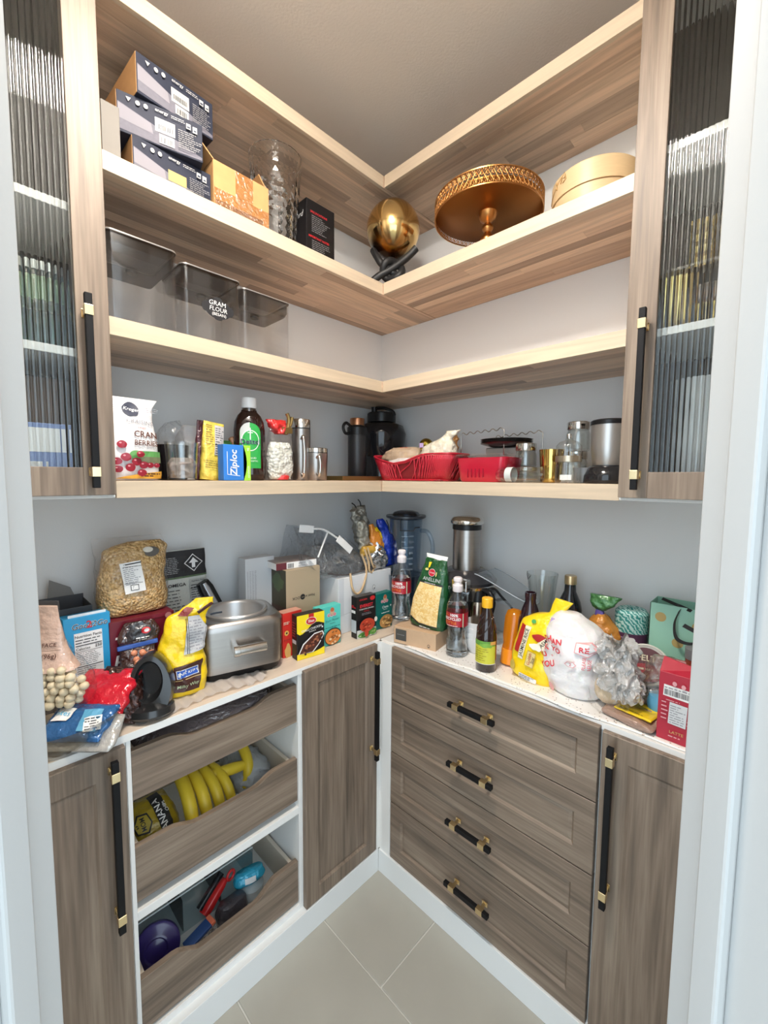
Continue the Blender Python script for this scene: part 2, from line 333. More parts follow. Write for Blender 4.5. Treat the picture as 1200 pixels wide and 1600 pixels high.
class Bag:
    """closed pillow: rows (z, cx, half width, half depth, cy) bottom to top"""
    def __init__(s, rows, e=0.75, amp=0.002, freq=18, seed=0, lean=0): s.rows = rows; s.e = e; s.amp = amp; s.freq = freq; s.seed = seed
    def row(s, t):
        r = s.rows; n = len(r)-1; x = max(0, min(n-1e-6, t*n)); i = int(x); k = x-i
        a, b, c, d = r[max(i-1, 0)], r[i], r[i+1], r[min(i+2, n)]
        o = [0.5*((2*b[j])+(c[j]-a[j])*k+(2*a[j]-5*b[j]+4*c[j]-d[j])*k*k+(3*b[j]-a[j]-3*c[j]+d[j])*k**3) for j in range(5)]
        o[2] = max(o[2], .0005); o[3] = max(o[3], .0005); return o
    def disp(s, p):
        q = Vector(p)*s.freq+Vector((s.seed*3.1, 0, s.seed)); return s.amp*(1-2.4*abs(noise.noise(q)))+s.amp*.5*noise.noise(q*2.7)
    def at(s, th, t, off=0):
        z, cx, hw, hd, cy = s.row(t); c, q = cos(th), sin(th)
        x = cx+hw*math.copysign(abs(c)**s.e, c); y = cy-hd*math.copysign(abs(q)**s.e, q)
        d = s.disp((x, y, z))*min(1, hd/.006); n = Vector((c*.6, -q, 0)).normalized(); d += off
        return (x+n.x*d, y+n.y*d, z)
    def mesh(s, name, mats, parent, n=56, m=44, smooth=True, mb=None):
        mb = mb or MB(); vs = [s.at(2*pi*i/n, j/m) for j in range(m+1) for i in range(n)]
        fs = [(j*n+i, j*n+(i+1) % n, (j+1)*n+(i+1) % n, (j+1)*n+i) for j in range(m) for i in range(n)]+[tuple(range(n-1, -1, -1)), tuple(m*n+i for i in range(n))]
        mb.add(vs, fs); return mb.build(name, mats, parent, smooth=smooth)
    def surf(s, x, z, o):
        lo, hi = 0.0, 1.0
        for _ in range(18):
            md = (lo+hi)/2
            if s.row(md)[0] < z: lo = md
            else: hi = md
        t = (lo+hi)/2; _, cx, hw, hd, cy = s.row(t); k = max(-.97, min(.97, (x-cx)/hw)); c = math.copysign(abs(k)**(1/s.e), k)
        return s.at(math.acos(c), t, o+.0010+s.amp*.4)
def LW(xf, y, z, dep=0.0): return (xf-dep/2, y, z)       # against the left wall, front at x = xf
def RW(x, yf, z, dep=0.0): return (x, -yf+dep/2, z)
# ---------------------------------------------------------------- room shell
CZ = 2.60
XE, YE, DG = 1.60, 1.62, 2.19            # ends of the right and left walls; the doorway wall runs along x - y = DG
def wallbox(name, x0, x1, y0, y1, z0, z1, mat=WALL, label='', cat='wall'):
    o = MB().box(x0, x1, y0, y1, z0, z1).build(name, mat); return struct(o, label, cat)
wallbox('wall_left', -0.1, 0, -YE, 0, 0, CZ, label='white painted wall behind the left run of shelves')
wallbox('wall_right', -0.1, XE, 0, 0.1, 0, CZ, label='white painted wall behind the right run of shelves')
wallbox('wall_left_return', -0.1, DG-YE, -YE-0.1, -YE, 0, CZ, label='short white return wall closing the left run')
wallbox('wall_right_return', XE, XE+0.1, -(DG-XE), 0.1, 0, CZ, label='short white return wall closing the right run')
struct(MB().box(-0.2, 2.0, -2.1, 0.2, CZ, CZ+0.1).build('ceiling', CEIL), 'beige grey textured pantry ceiling', 'ceiling')
# doorway wall: local frame, x along the wall to the right, y = 0 its pantry face, -y towards the kitchen
E0 = Vector((DG-YE, -YE, 0)); E1 = Vector((XE, -(DG-XE), 0)); WL = (E1-E0).length
J0 = (Vector((0.845, -1.345, 0))-E0).length; J1 = (Vector((1.318, -0.872, 0))-E0).length
dw = thing('wall_doorway', 'white angled wall holding the pantry doorway', 'wall', tuple(E0), 45, kind='structure')
TH = 0.12
box('wall_panel', WALL, dw, 0, J0-.02, -TH, 0, 0, CZ); box('wall_panel', WALL, dw, J1+.02, WL, -TH, 0, 0, CZ); box('wall_panel', WALL, dw, J0-.02, J1+.02, -TH, 0, 2.10, CZ)
dj = thing('door_1', 'white painted door frame with stop strips, seen along both picture edges', 'door frame', tuple(E0), 45, kind='structure')
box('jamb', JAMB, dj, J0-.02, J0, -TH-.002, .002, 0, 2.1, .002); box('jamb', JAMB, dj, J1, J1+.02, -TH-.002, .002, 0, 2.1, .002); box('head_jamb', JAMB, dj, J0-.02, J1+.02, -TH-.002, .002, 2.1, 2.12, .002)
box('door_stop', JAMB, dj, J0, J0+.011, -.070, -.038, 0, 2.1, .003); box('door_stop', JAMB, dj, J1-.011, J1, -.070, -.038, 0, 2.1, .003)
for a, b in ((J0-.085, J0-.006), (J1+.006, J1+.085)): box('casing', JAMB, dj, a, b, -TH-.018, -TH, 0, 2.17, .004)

# ---- tiled floor: laid tiles with open joints over a grout bed
fl = thing('floor', 'pale stone coloured tile floor laid in a running bond', 'floor', (0, 0, 0), kind='structure')
box('grout_bed', GROUT, fl, -.2, 3.6, -3.6, .2, -.03, -.0035, 0)
g = .0022; base = None
def tile(x0, x1, y0, y1):
    global base
    x0 = max(x0, -.15); x1 = min(x1, 3.5)
    if x1-x0 < .03: return
    if x1-x0 > .59 and base: o = base.copy(); col.objects.link(o); o.location = (x0, y0, 0); return
    o = MB().box(g, x1-x0-g, g, y1-y0-g, -.012, 0).build('tile', TILE, fl, bevel=.0012, seg=1); o.location = (x0, y0, 0)
    if x1-x0 > .59: base = o
for i in range(-1, 12):
    y1 = -.044-.2945*(i-1); y1 = -.339+.2945-.2945*i; off = {0: .639, 1: .34, 2: .43}.get(i % 3)
    y0 = y1-.2945
    if i == 1: off = .639
    if i == 2: off = .94
    if i == 3: off = .65
    for k in range(-2, 7): tile(off-.6+.6*k-.0, off+.6*k, y0, y1)

# ---- ceiling lamp (round flush light)
LX, LY = 0.90, -1.10
lp = thing('ceiling_light', 'round flush ceiling light, seen only as a glare in the reeded glass', 'light', (LX, LY, CZ))
lathe('lamp_housing', pm('lamp white', (.85, .85, .85), .4), lp, [(.125, 0), (.125, -.02), (.118, -.024), (.112, -.024), (.112, -.012), (0, -.012)][::-1], 40)
lm, nt, N, L, b = newmat('lamp diffuser'); b.inputs['Base Color'].default_value = (.9, .9, .9, 1); b.inputs['Emission Color'].default_value = (1.0, 0.91, 0.81, 1); b.inputs['Emission Strength'].default_value = LAMP_POWER
lathe('lamp_diffuser', lm, lp, [(0, -.034), (.06, -.033), (.10, -.028), (.112, -.022), (.112, -.014), (0, -.014)], 40, 60)

# ---------------------------------------------------------------- wooden shelves
Z1, Z2, Z3, Z4 = 2.4534, 2.0992, 1.7631, 1.4093
SD, ST = 0.305, 0.0387
rs = random.Random(7)
def shelf(side, z, label):
    """butcher block board: staves glued edge to edge, a pale full-length strip along the front. local x along the wall, front at -SD"""
    if side == 'L': L0, L1, loc, rot = -1.1432, 0.0, (0, 0, z), 90
    else: L0, L1, loc, rot = SD+.003, 1.0876, (0, 0, z), 0
    t = thing('wooden_shelf', label, 'shelf', loc, rot, 'butcher block shelf boards')
    xe = L1-(SD+.003 if side == 'L' else 0)
    def stave(x0, x1, y0, y1, nm, m):
        o = MB().box(-(x1-x0)/2, (x1-x0)/2, -(y1-y0)/2, (y1-y0)/2, -ST, 0).build(nm, m, t, bevel=.0006, seg=1); o.location = ((x0+x1)/2, (y0+y1)/2, 0)
    xs = xe if side == 'L' else L0
    stave(L0, xs if side == 'L' else L1, -SD, -SD+.012, 'front_edge', EDGE)
    if side == 'L': stave(xe, L1, -SD, -SD+.012, 'stave', STAVE)
    y = -SD+.012; n = 8; wd = (SD-.012-.001)/n
    for i in range(n):
        x = L0
        while x < L1-1e-4:
            x1 = min(L1, x+rs.uniform(.28, .75))
            if L1-x1 < .12: x1 = L1
            stave(x, x1, y, y+wd, 'stave', STAVE); x = x1
        y += wd
    if side == 'L' and z == Z2: pass
    return t
for z, nm in ((Z1, 'highest'), (Z2, 'second highest'), (Z3, 'third from the top'), (Z4, 'lowest')):
    shelf('L', z, nm+' butcher block shelf board on the left wall, pale front edge')
    shelf('R', z, nm+' butcher block shelf board on the right wall, pale front edge')

# ---------------------------------------------------------------- cabinet parts
def shaker(name, mats, parent, x0, x1, z0, z1, yf, t, mg=.048, rec=.007, grain=None):
    """panelled slab: front at y = yf, bevelled step to the panel"""
    mb = MB(); a = .006
    def ring(m, y): return [(x0+m, y, z0+m), (x1-m, y, z0+m), (x1-m, y, z1-m), (x0+m, y, z1-m)]
    rings = [ring(0, yf+t), ring(0, yf+.0015), ring(.0015, yf), ring(mg, yf), ring(mg+a, yf+rec), ring(mg+a+.010, yf+rec*.75)]
    vs = sum(rings, []); fs = [(0, 1, 2, 3)]
    for k in range(len(rings)-1):
        for i in range(4): j = (i+1) % 4; fs.append((4*k+i, 4*k+j, 4*k+4+j, 4*k+4+i))
    n = 4*(len(rings)-1); fs.append((n, n+1, n+2, n+3)); mb.add(vs, fs)
    return mb.build(name, mats, parent)
def handle(parent, cx, cz, yf, ln, upright=True, po=.16):
    """square black bar held off the door by two brass straps"""
    b = .0065; y0, y1 = yf-.036, yf-.023
    def bx(nm, m, a0, a1, c0, c1, q0, q1, bev=.0012):  # a along, c across
        if upright: return box(nm, m, parent, cx+c0, cx+c1, q0, q1, cz+a0, cz+a1, bev)
        return box(nm, m, parent, cx+a0, cx+a1, q0, q1, cz+c0, cz+c1, bev)
    bx('handle_bar', BLACK, -ln/2, ln/2, -b, b, y0, y1)
    for s in (-1, 1):
        mb = MB()
        def q(a0, a1, c0, c1, p0, p1):
            mb.box(*( (cx+c0, cx+c1, p0, p1, cz+a0, cz+a1) if upright else (cx+a0, cx+a1, p0, p1, cz+c0, cz+c1)))
        a = s*po
        q(a-.010, a+.010, -b-.0015, b+.0015, y0-.0015, y1+.0015); q(a-.004, a+.004, -.004, .004, y1, yf-.002); q(a-.009, a+.009, -.007, .007, yf-.003, yf)
        mb.build('handle_post', BRASS, parent, bevel=.0008)

CT = 0.853; FD, CD = .382, .362          # counter height, door face depth, carcass depth
def base_unit(side, a0, a1, label, kind, dx0=None, dx1=None):
    """a0..a1 = extent along the wall in local x (left wall: world y; right wall: world x)"""
    loc, rot = ((0, 0, 0), 90) if side == 'L' else ((0, 0, 0), 0)
    t = thing('base_cabinet', label, 'cabinet', loc, rot, kind and None)
    z0, z1, p = .084, .838, .009
    mb = MB()
    mb.box(a0, a0+p, -CD, -.005, z0, z1); mb.box(a1-p, a1, -CD, -.005, z0, z1); mb.box(a0+p, a1-p, -CD, -.005, z0, z0+.018); mb.box(a0+p, a1-p, -.012, -.005, z0+.018, z1)
    mb.build('carcass', WHITE, t, bevel=.0006, seg=1)
    return t
# left wall units, looking from the doorway towards the corner
u = base_unit('L', -YE+.004, -1.161, 'grey oak door cabinet at the near end of the left run', None)
d = shaker('door', OAKV, u, -YE+.006, -1.166, .086, .838, -FD, .018, mg=.055, rec=.003); handle(d, -1.193, .639, -FD, .384)
u = base_unit('L', -1.160, -.702, 'open grey oak cabinet on the left with three scooped pull-out drawers', None)
box('fixed_shelf', WHITE, u, -1.151, -.711, -CD, -.012, .399, .421)
def scoop(u, z0, zt, dip, pull=0.0):
    x0, x1 = -1.1495, -.7125; yf = -.357-pull; pts = []
    W = x1-x0; n = 30
    def top(f):
        e = min(f, 1-f)*W; k = max(0, min(1, (e-.075)/.07)); k = k*k*(3-2*k); return zt-dip*k
    poly = [(x0, z0), (x1, z0)]+[(x1-W*i/n, top(1-i/n)) for i in range(n+1)]
    dr = box('drawer_bottom', WHITE, u, x0+.012, x1-.012, yf+.016, -.03, z0+.012, z0+.020)
    dr.name = 'drawer'
    MB().prism(poly, yf, yf+.016).build('drawer_front', OAKH, dr, bevel=.001)
    h = z0+(zt-z0)*.88
    OAKL = pm('pale drawer side', (.62, .54, .44), .5)
    box('drawer_side', OAKL, dr, x0+.004, x0+.016, yf+.016, -.03, z0+.008, h); box('drawer_side', OAKL, dr, x1-.016, x1-.004, yf+.016, -.03, z0+.008, h); box('drawer_back', OAKL, dr, x0+.016, x1-.016, -.042, -.03, z0+.012, h)
    return dr
scoop(u, .689, .806, .021); scoop(u, .440, .574, .020); scoop(u, .108, .242, .034)
u = base_unit('L', -.701, -.386, 'grey oak corner door cabinet with a tall black bar handle beside the corner post', None)
d = shaker('door', OAKV, u, -.699, -.397, .086, .847, -FD, .018); handle(d, -.427, .645, -FD, .384)
# right wall units
u = base_unit('R', .4335-.006, 1.094+.003, 'grey oak cabinet of four wide drawers on the right wall', None)
for k, (a, b) in enumerate(((.6637, .848), (.478, .6607), (.293, .475), (.084, .290))):
    d = shaker('drawer', OAKH, u, .4345, 1.0935, a, b, -FD, .018, mg=.047); handle(d, .7655, (.760, .577, .3925, .1935)[k], -FD, .150, False, .048)
u = base_unit('R', 1.098, XE-.004, 'grey oak door cabinet at the near end of the right run', None)
d = shaker('door', OAKV, u, 1.1, XE-.006, .084, .842, -FD, .018, mg=.055, rec=.003); handle(d, 1.126, .636, -FD, .386)
# corner filler post between the runs
po = thing('corner_post', 'white corner post between the left door and the drawers', 'post', (0, 0, 0))
box('post_face', WHITE, po, CD-.012, FD, -.396, -.372, .084, CT, .001); box('post_face', WHITE, po, .372, .4325, -FD, -CD+.005, .084, CT, .001)
# plinths
for nm, a, lb in (('baseboard_left', (.340, .384, -YE, -.388, 0, .084), 'white plinth board under the left cabinets'), ('baseboard_right', (.384, XE, -.388, -.345, 0, .084), 'white plinth board under the right cabinets')):
    struct(box(nm, KICK, None, *a, .001), lb, 'plinth')
# worktops
t = thing('worktop', 'pale wood-print worktop with white front edge on the left run', 'worktop', (0, 0, 0), 90)
box('top_board', CTOPW, t, -YE+.003, -.003, -.364, -.003, .838, CT+.002, .0006); box('front_edge', WHITE, t, -YE+.003, -.37, -.3665, -.364, .838, CT+.002, .0004)
t = thing('worktop', 'white worktop under the speckled liner on the right run', 'worktop', (0, 0, 0), 0)
box('top_board', WHITE, t, .368, XE-.003, -.367, -.003, .838, CT+.001, .0006)
# speckled liner with a wavy front edge
mb = MB(); lx0, lx1 = .475, XE-.01
def lin(a, b):
    x = lx0+(lx1-lx0)*a; f = .363+.006*sin(x*14)+.004*sin(x*31+1); up = .0035+.004*max(0, sin(x*14))*max(0, (b-.7)/.3)
    return (x, -.004-(f-.004)*b, CT+.0016+up*.6+.0008*noise.noise((x*12, b*6, 0)))
o = MB().grid(lin, 90, 24).build('shelf_liner', SPECK, None, smooth=True, solid=.0012)
o['label'] = 'white speckled plastic liner with a wavy edge covering the right worktop'; o['category'] = 'liner'

# ---------------------------------------------------------------- reeded-glass wall cabinets
def wall_unit(side, a0, a1, label, shelves, dz=(1.379, 2.56)):
    loc, rot = ((0, 0, 0), 90 if side == 'L' else 0)
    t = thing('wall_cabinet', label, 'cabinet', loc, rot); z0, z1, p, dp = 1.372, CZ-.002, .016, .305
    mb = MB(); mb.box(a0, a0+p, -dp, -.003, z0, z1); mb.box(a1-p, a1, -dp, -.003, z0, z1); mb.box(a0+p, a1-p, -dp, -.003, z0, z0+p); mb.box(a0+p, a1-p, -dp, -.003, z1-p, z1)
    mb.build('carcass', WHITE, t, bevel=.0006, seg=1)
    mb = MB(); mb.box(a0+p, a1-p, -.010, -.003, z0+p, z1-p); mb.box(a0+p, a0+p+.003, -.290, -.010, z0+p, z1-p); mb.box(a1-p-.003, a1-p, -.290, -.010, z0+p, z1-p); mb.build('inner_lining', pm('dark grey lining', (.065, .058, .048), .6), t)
    for z in shelves: box('shelf_board', WHITE, t, a0+p+.001, a1-p-.001, -.285, -.011, z-.017, z)
    dx0, dx1 = (a0+.002, a1-.002); s = .058
    fr = box('door', OAKV, t, dx0, dx0+s, -.325, -.306, dz[0], dz[1], .001)
    box('stile', OAKV, fr, dx1-s, dx1, -.325, -.306, dz[0], dz[1], .001); box('rail', OAKV, fr, dx0+s, dx1-s, -.325, -.306, dz[0], dz[0]+s, .001); box('rail', OAKV, fr, dx0+s, dx1-s, -.325, -.306, dz[1]-s, dz[1], .001)
    g0, g1 = dx0+s-.004, dx1-s+.004; pitch = .0098; n = int((g1-g0)/pitch)*10; vs = []; fs = []
    for i in range(n+1):
        x = g0+(g1-g0)*i/n; y = -.3185-.0014*abs(cos(pi*(x-g0)/pitch))
        vs += [(x, y, dz[0]+s-.003), (x, y, dz[1]-s+.003), (x, -.3145, dz[0]+s-.003), (x, -.3145, dz[1]-s+.003)]
    for i in range(n): k = 4*i; fs += [(k, k+4, k+5, k+1), (k+2, k+3, k+7, k+6), (k, k+2, k+6, k+4), (k+1, k+5, k+7, k+3)]
    fs += [(0, 1, 3, 2), (4*n, 4*n+2, 4*n+3, 4*n+1)]
    MB().add(vs, fs).build('reeded_pane', RGLASS, fr, smooth=50)
    return t, fr
t, fr = wall_unit('L', -YE+.004, -1.1455, 'oak framed wall cabinet with reeded glass door on the left wall', (1.975, 1.685)); handle(fr, -1.190, 1.588, -.325, .386)
t, fr = wall_unit('R', 1.0885, XE-.004, 'oak framed wall cabinet with reeded glass door on the right wall', (2.136, 1.754)); handle(fr, 1.129, 1.591, -.325, .386)
box('glass_shelf', TGLASS, t, 1.106, XE-.022, -.28, -.011, 1.872, 1.878)
# ================================================================ things on the shelves
e = .0006
def carton(name, label, cat, w, d, h, mat, loc, rot, group=None, tilt=(0, 0), body='carton', bev=.0012):
    t = thing(name, label, cat, loc, rot, group, tilt=tilt); box(body, mat, t, -w/2, w/2, -d/2, d/2, 0, h, bev); return t
NAVYB = pm('navy printed board', (0.022, 0.026, 0.045), 0.6, spec=.25)
SILV = pm('silver grey print', (0.16, 0.155, 0.185), 0.7, spec=.2, var=.12, vscale=160)
# --- three skewed navy boxes
for k, (xf, yc, z, yaw, lb) in enumerate(((.268, -.985, Z2+e, 0, 'navy printed box with kraft side, at the bottom of the skewed stack'), (.277, -.990, Z2+.0875, -12, 'navy printed box turned at an angle, in the middle of the skewed stack'), (.272, -.982, Z2+.1745, 4, 'navy printed box with kraft side, on top of the skewed stack'))):
    W, D, H = .178, .215, .086
    t = carton('printed_box', lb, 'box', W, D, H, NAVYB, LW(xf, yc, z, D), 90+yaw, 'stack of navy boxes')
    box('kraft_end', KRAFTD, t, -W/2-.0008, -W/2, -D/2+.001, D/2-.001, .001, H-.001, 0)
    a = Art(flat(-D/2)); 
    a.poly([(-.087, .006), (-.087, .062), (-.02, .042), (.02, .030), (.087, .010), (.087, .004), (0, .002)], SILV)
    a.poly([(-.087, .028), (-.087, .060), (-.022, .042), (-.018, .020)], pm('pale silver print', (.25, .24, .27), .7, spec=.2))
    if k: a.rect(-.014, .028, .030, .060, I_LAB); a.lines(-.010, .024, .050, .058, 3, I_GREY, k); a.barcode(-.009, .023, .036, .047, k)
    else: a.rect(-.014, .028, .024, .048, I_GOLD)
    a.rect(-.006, .026, .006, .022 if not k else .026, I_LAB); a.barcode(-.002, .022, .008, .020, 9)
    for i, x in enumerate((-.066, -.048, -.032)): (a.poly([(x-.005, .076), (x+.005, .076), (x, .067)], I_LAB) if i == 0 else a.oval(x, .071, .0045, .005, I_LAB))
    a.text('energy', .0, .074, .010, I_LAB, bold=.02); a.lines(.02, .05, .068, .076, 2, I_LAB, 3); a.rect(.052, .062, .060, .072, I_LAB); a.rect(.066, .076, .056, .070, I_LAB); a.rect(.0535, .0605, .062, .066, I_NAVY); a.rect(.068, .074, .059, .062, I_NAVY)
    a.lines(.034, .086, .010, .052, 9, I_DIM, k+4, .4); a.build(t)
t = carton('grey_box', 'plain grey card box wedged beside the skewed navy stack', 'box', .035, .21, .118, pm('grey card', (.20, .185, .165), .7), LW(.279, -1.118, Z2+e, .21), 90)
box('lid_edge', pm('dark card edge', (.05, .04, .035), .7), t, -.0175, .0175, -.106, -.1035, 0, .004, 0)
# --- open brown carton
W, D, H = .158, .14, .128
t = thing('cardboard_carton', 'open brown cardboard carton with clear tape, flaps up', 'box', LW(.270, -.810, Z2+e, D), 90)
mb = MB(); q = .003
mb.box(-W/2, W/2, -D/2, -D/2+q, 0, H); mb.box(-W/2, W/2, D/2-q, D/2, 0, H); mb.box(-W/2, -W/2+q, -D/2+q, D/2-q, 0, H); mb.box(W/2-q, W/2, -D/2+q, D/2-q, 0, H); mb.box(-W/2+q, W/2-q, -D/2+q, D/2-q, 0, q); mb.build('carton', KRAFTD, t, bevel=.0008)
MB().box(-W/2, W/2, -.0015, .0015, 0, .055, Matrix.Translation((0, D/2, H)) @ Matrix.Rotation(R(-25), 4, 'X')).build('flap', KRAFTD, t)
MB().box(-.0015, .0015, -D/2, D/2, 0, .042, Matrix.Translation((-W/2, 0, H)) @ Matrix.Rotation(R(-50), 4, 'Y')).build('flap', KRAFTD, t)
MB().box(-.0015, .0015, -D/2+.01, D/2-.01, 0, .04, Matrix.Translation((W/2, 0, H)) @ Matrix.Rotation(R(-38), 4, 'Y')).build('flap', KRAFTD, t)
a = Art(flat(-D/2)); tape = film('parcel tape', (.93, .80, .62), .35, .12, .7, 60); a.rect(-W/2, W/2, .012, .062, tape); a.rect(-.02, .03, .06, H, tape); a.rect(-W/2+.004, W/2-.02, .006, .034, film('parcel tape wrinkled', (.95, .86, .72), .5, .1, 1, 120)); a.build(t, 'tape')
# --- cut crystal vase: outer wall faceted in diamonds, open top
t = thing('crystal_vase', 'tall cut crystal vase with a diamond pattern beside the open brown carton', 'vase', (.185, -.655, Z2+e))
mb = MB(); n, m = 28, 22; H = .285
def vr(z): return .060+.020*(z/H)**1.4
vs = []
for j in range(m+1):
    z = H*j/m
    for i in range(n):
        a = 2*pi*(i+.5*(j % 2))/n; cutz = .010 < z < .205; d = .0030 if (cutz and j % 2 == 0 and i % 2 == 0) or (cutz and j % 2 == 1 and i % 2) else 0
        r = vr(z)-d; vs.append((r*cos(a), r*sin(a), z))
fs = []
for j in range(m):
    for i in range(n):
        i2 = (i+1) % n; A, B, C_, D_ = j*n+i, j*n+i2, (j+1)*n+i2, (j+1)*n+i
        fs += [(A, B, D_), (B, C_, D_)] if j % 2 == 0 else [(A, B, C_), (A, C_, D_)]
fs.append(tuple(range(n-1, -1, -1))); mb.add(vs, fs)
inner = [(0, .018), (.050, .018), (.056, .03)]+[(vr(z)-.0055, z) for z in (.06, .12, .18, .24)]+[(vr(H)-.004, H), (vr(H), H)]
mb.lathe(inner, n, closed=False); mb.build('vase_wall', CRYSTAL, t)
# --- black printed carton
W, D, H = .112, .11, .190
BB = pm('black printed board', (0.007, 0.006, 0.007), 0.5, spec=.3)
t = carton('black_box', 'upright black box with rows of white small print and red headings', 'box', W, D, H, BB, LW(.238, -.524, Z2+e, D), 90)
a = Art(flat(-D/2))
for i in range(2):
    z = .155-.075*i; a.text(('SPECIFICATIONS', 'IMPORTANT NOTES')[i], -.008, z, .009, I_RED, bold=.02); a.lines(-.036, .042, z-.060, z-.008, 9, I_DIM, i+2, .35, .5)
a.build(t); a = Art(sideL(-W/2)); a.text('Beard', .008, .150, .024, I_WHITE, rot=0, shear=.3); 
for i in range(5): a.rect(-.045+.02*i, -.04+.02*i, .004, .03+.012*(i % 3), I_GREY, rot=-20)
a.build(t)
# --- gold blown globe on a black knot stand
t = thing('glass_orb', 'gold tinted glass globe fading to clear, resting on the black knot stand', 'ornament', (.300, -.250, 2.2065), 45)
m_, nt, N, L, b = newmat('gold fade glass'); b.inputs['Base Color'].default_value = (.83, .57, .24, 1); b.inputs['Metallic'].default_value = 1; b.inputs['Roughness'].default_value = .13
tcx = N.new('ShaderNodeTexCoord'); sx = N.new('ShaderNodeSeparateXYZ'); L.new(tcx.outputs['Object'], sx.inputs[0]); nz = N.new('ShaderNodeTexNoise'); nz.inputs['Scale'].default_value = 14; L.new(tcx.outputs['Object'], nz.inputs[0])
ad = N.new('ShaderNodeMath'); ad.operation = 'MULTIPLY_ADD'; ad.inputs[1].default_value = .05; L.new(nz.outputs[0], ad.inputs[0]); L.new(sx.outputs[2], ad.inputs[2])
ax = N.new('ShaderNodeMath'); ax.operation = 'MULTIPLY_ADD'; ax.inputs[1].default_value = .25; L.new(sx.outputs[0], ax.inputs[0]); L.new(ad.outputs[0], ax.inputs[2])
mr = N.new('ShaderNodeMapRange'); mr.inputs['From Min'].default_value = .035; mr.inputs['From Max'].default_value = .085; L.new(ax.outputs[0], mr.inputs[0])
gs = N.new('ShaderNodeBsdfGlossy'); gs.inputs['Roughness'].default_value = .06; trn = N.new('ShaderNodeBsdfTransparent'); trn.inputs[0].default_value = (.93, .86, .72, 1); lw = N.new('ShaderNodeLayerWeight'); lw.inputs[0].default_value = .3
mxa = N.new('ShaderNodeMixShader'); L.new(lw.outputs['Fresnel'], mxa.inputs[0]); L.new(trn.outputs[0], mxa.inputs[1]); L.new(gs.outputs[0], mxa.inputs[2])
mxb = N.new('ShaderNodeMixShader'); L.new(mr.outputs[0], mxb.inputs[0]); L.new(mxa.outputs[0], mxb.inputs[1]); L.new(b.outputs[0], mxb.inputs[2]); L.new(mxb.outputs[0], N['Material Output'].inputs[0])
MB().ball((0, 0, .094), .0945, 48, 28).build('globe', m_, t, smooth=True)
t = thing('knot_stand', 'matt black knotted sculpture carrying the gold globe in the corner', 'ornament', (.300, -.250, Z2+e), 45)
K = pm('matt black resin', (.014, .014, .015), .5)
tube('arm', K, t, curve([(-.070, -.03, .013), (-.045, -.035, .030), (-.005, -.035, .052), (.045, -.035, .088), (.080, -.040, .120)]), .0125, 10)
tube('arm', K, t, curve([(-.070, .0, .130), (-.058, -.02, .100), (-.040, -.03, .070), (-.005, -.03, .045), (.03, -.01, .025), (.050, 0, .013)]), .0125, 10)
tube('arm', K, t, curve([(.0, .068, .125), (.0, .045, .085), (.0, .02, .05), (-.01, .04, .013)]), .0125, 10)
tube('knot_ring', K, t, [(.034*cos(a)-.002, -.035+.012*sin(2*a), .047+.030*sin(a)) for a in [2*pi*i/20 for i in range(20)]], .0125, 10, cyc=True)
# --- pierced copper-gold cake stand
t = thing('cake_stand', 'copper gold cake stand with a pierced lattice skirt and turned pedestal', 'cake stand', (.64, -.178, Z2+e))
G1 = pm('copper gold paint', (.62, .30, .10), .32, 1.0, bump=.1, bscale=300); r0, zb, zt = .165, .136, .180
lathe('plate', pm('dark bronze underside', (.33, .14, .035), .38, 1.0), t, [(0, zb+.012), (.02, zb+.012), (r0-.004, zb+.012), (r0-.001, zb+.014), (r0-.001, zb+.018), (0, zb+.020)], 64, 50)
lathe('rim_band', G1, t, [(r0-.002, zt-.003), (r0+.001, zt-.003), (r0+.0015, zt), (r0-.001, zt), (r0-.002, zt-.003)], 64, 50, closed=False)
lathe('rim_band', G1, t, [(r0-.002, zb-.003), (r0+.001, zb-.003), (r0+.001, zb), (r0-.002, zb), (r0-.002, zb-.003)], 64, 50, closed=False)
mb = MB(); nn = 66
for i in range(nn):
    a0 = 2*pi*i/nn; da = 2*pi/nn
    def P(u, v): return (r0*cos(a0+da*u), r0*sin(a0+da*u), zb-.001+(zt-zb)*v)
    for pts in ([P(0, 0), P(.1, .25), P(.5, .5), P(.9, .75), P(1, 1)], [P(1, 0), P(.9, .25), P(.5, .5), P(.1, .75), P(0, 1)], [P(.5, 0), P(.28, .15), P(.5, .3), P(.72, .15), P(.5, 0)], [P(.5, 1), P(.28, .85), P(.5, .7), P(.72, .85), P(.5, 1)], [P(0, .5), P(.18, .62), P(.0, .78), P(-.18, .62), P(0, .5)]): mb.tube(pts, .0015, 4)
o = mb.build('lattice_skirt', G1, t, smooth=True); o['kind'] = 'stuff'
lathe('pedestal', G1, t, [(.065, 0), (.066, .004), (.05, .010), (.022, .018), (.012, .026), (.010, .032), (.016, .038), (.018, .042), (.012, .047), (.020, .058), (.0235, .068), (.020, .078), (.012, .088), (.010, .092), (.016, .100), (.018, .106), (.013, .114), (.009, .120), (.014, .126), (.024, .130), (.03, zb+.012)], 32, 60)
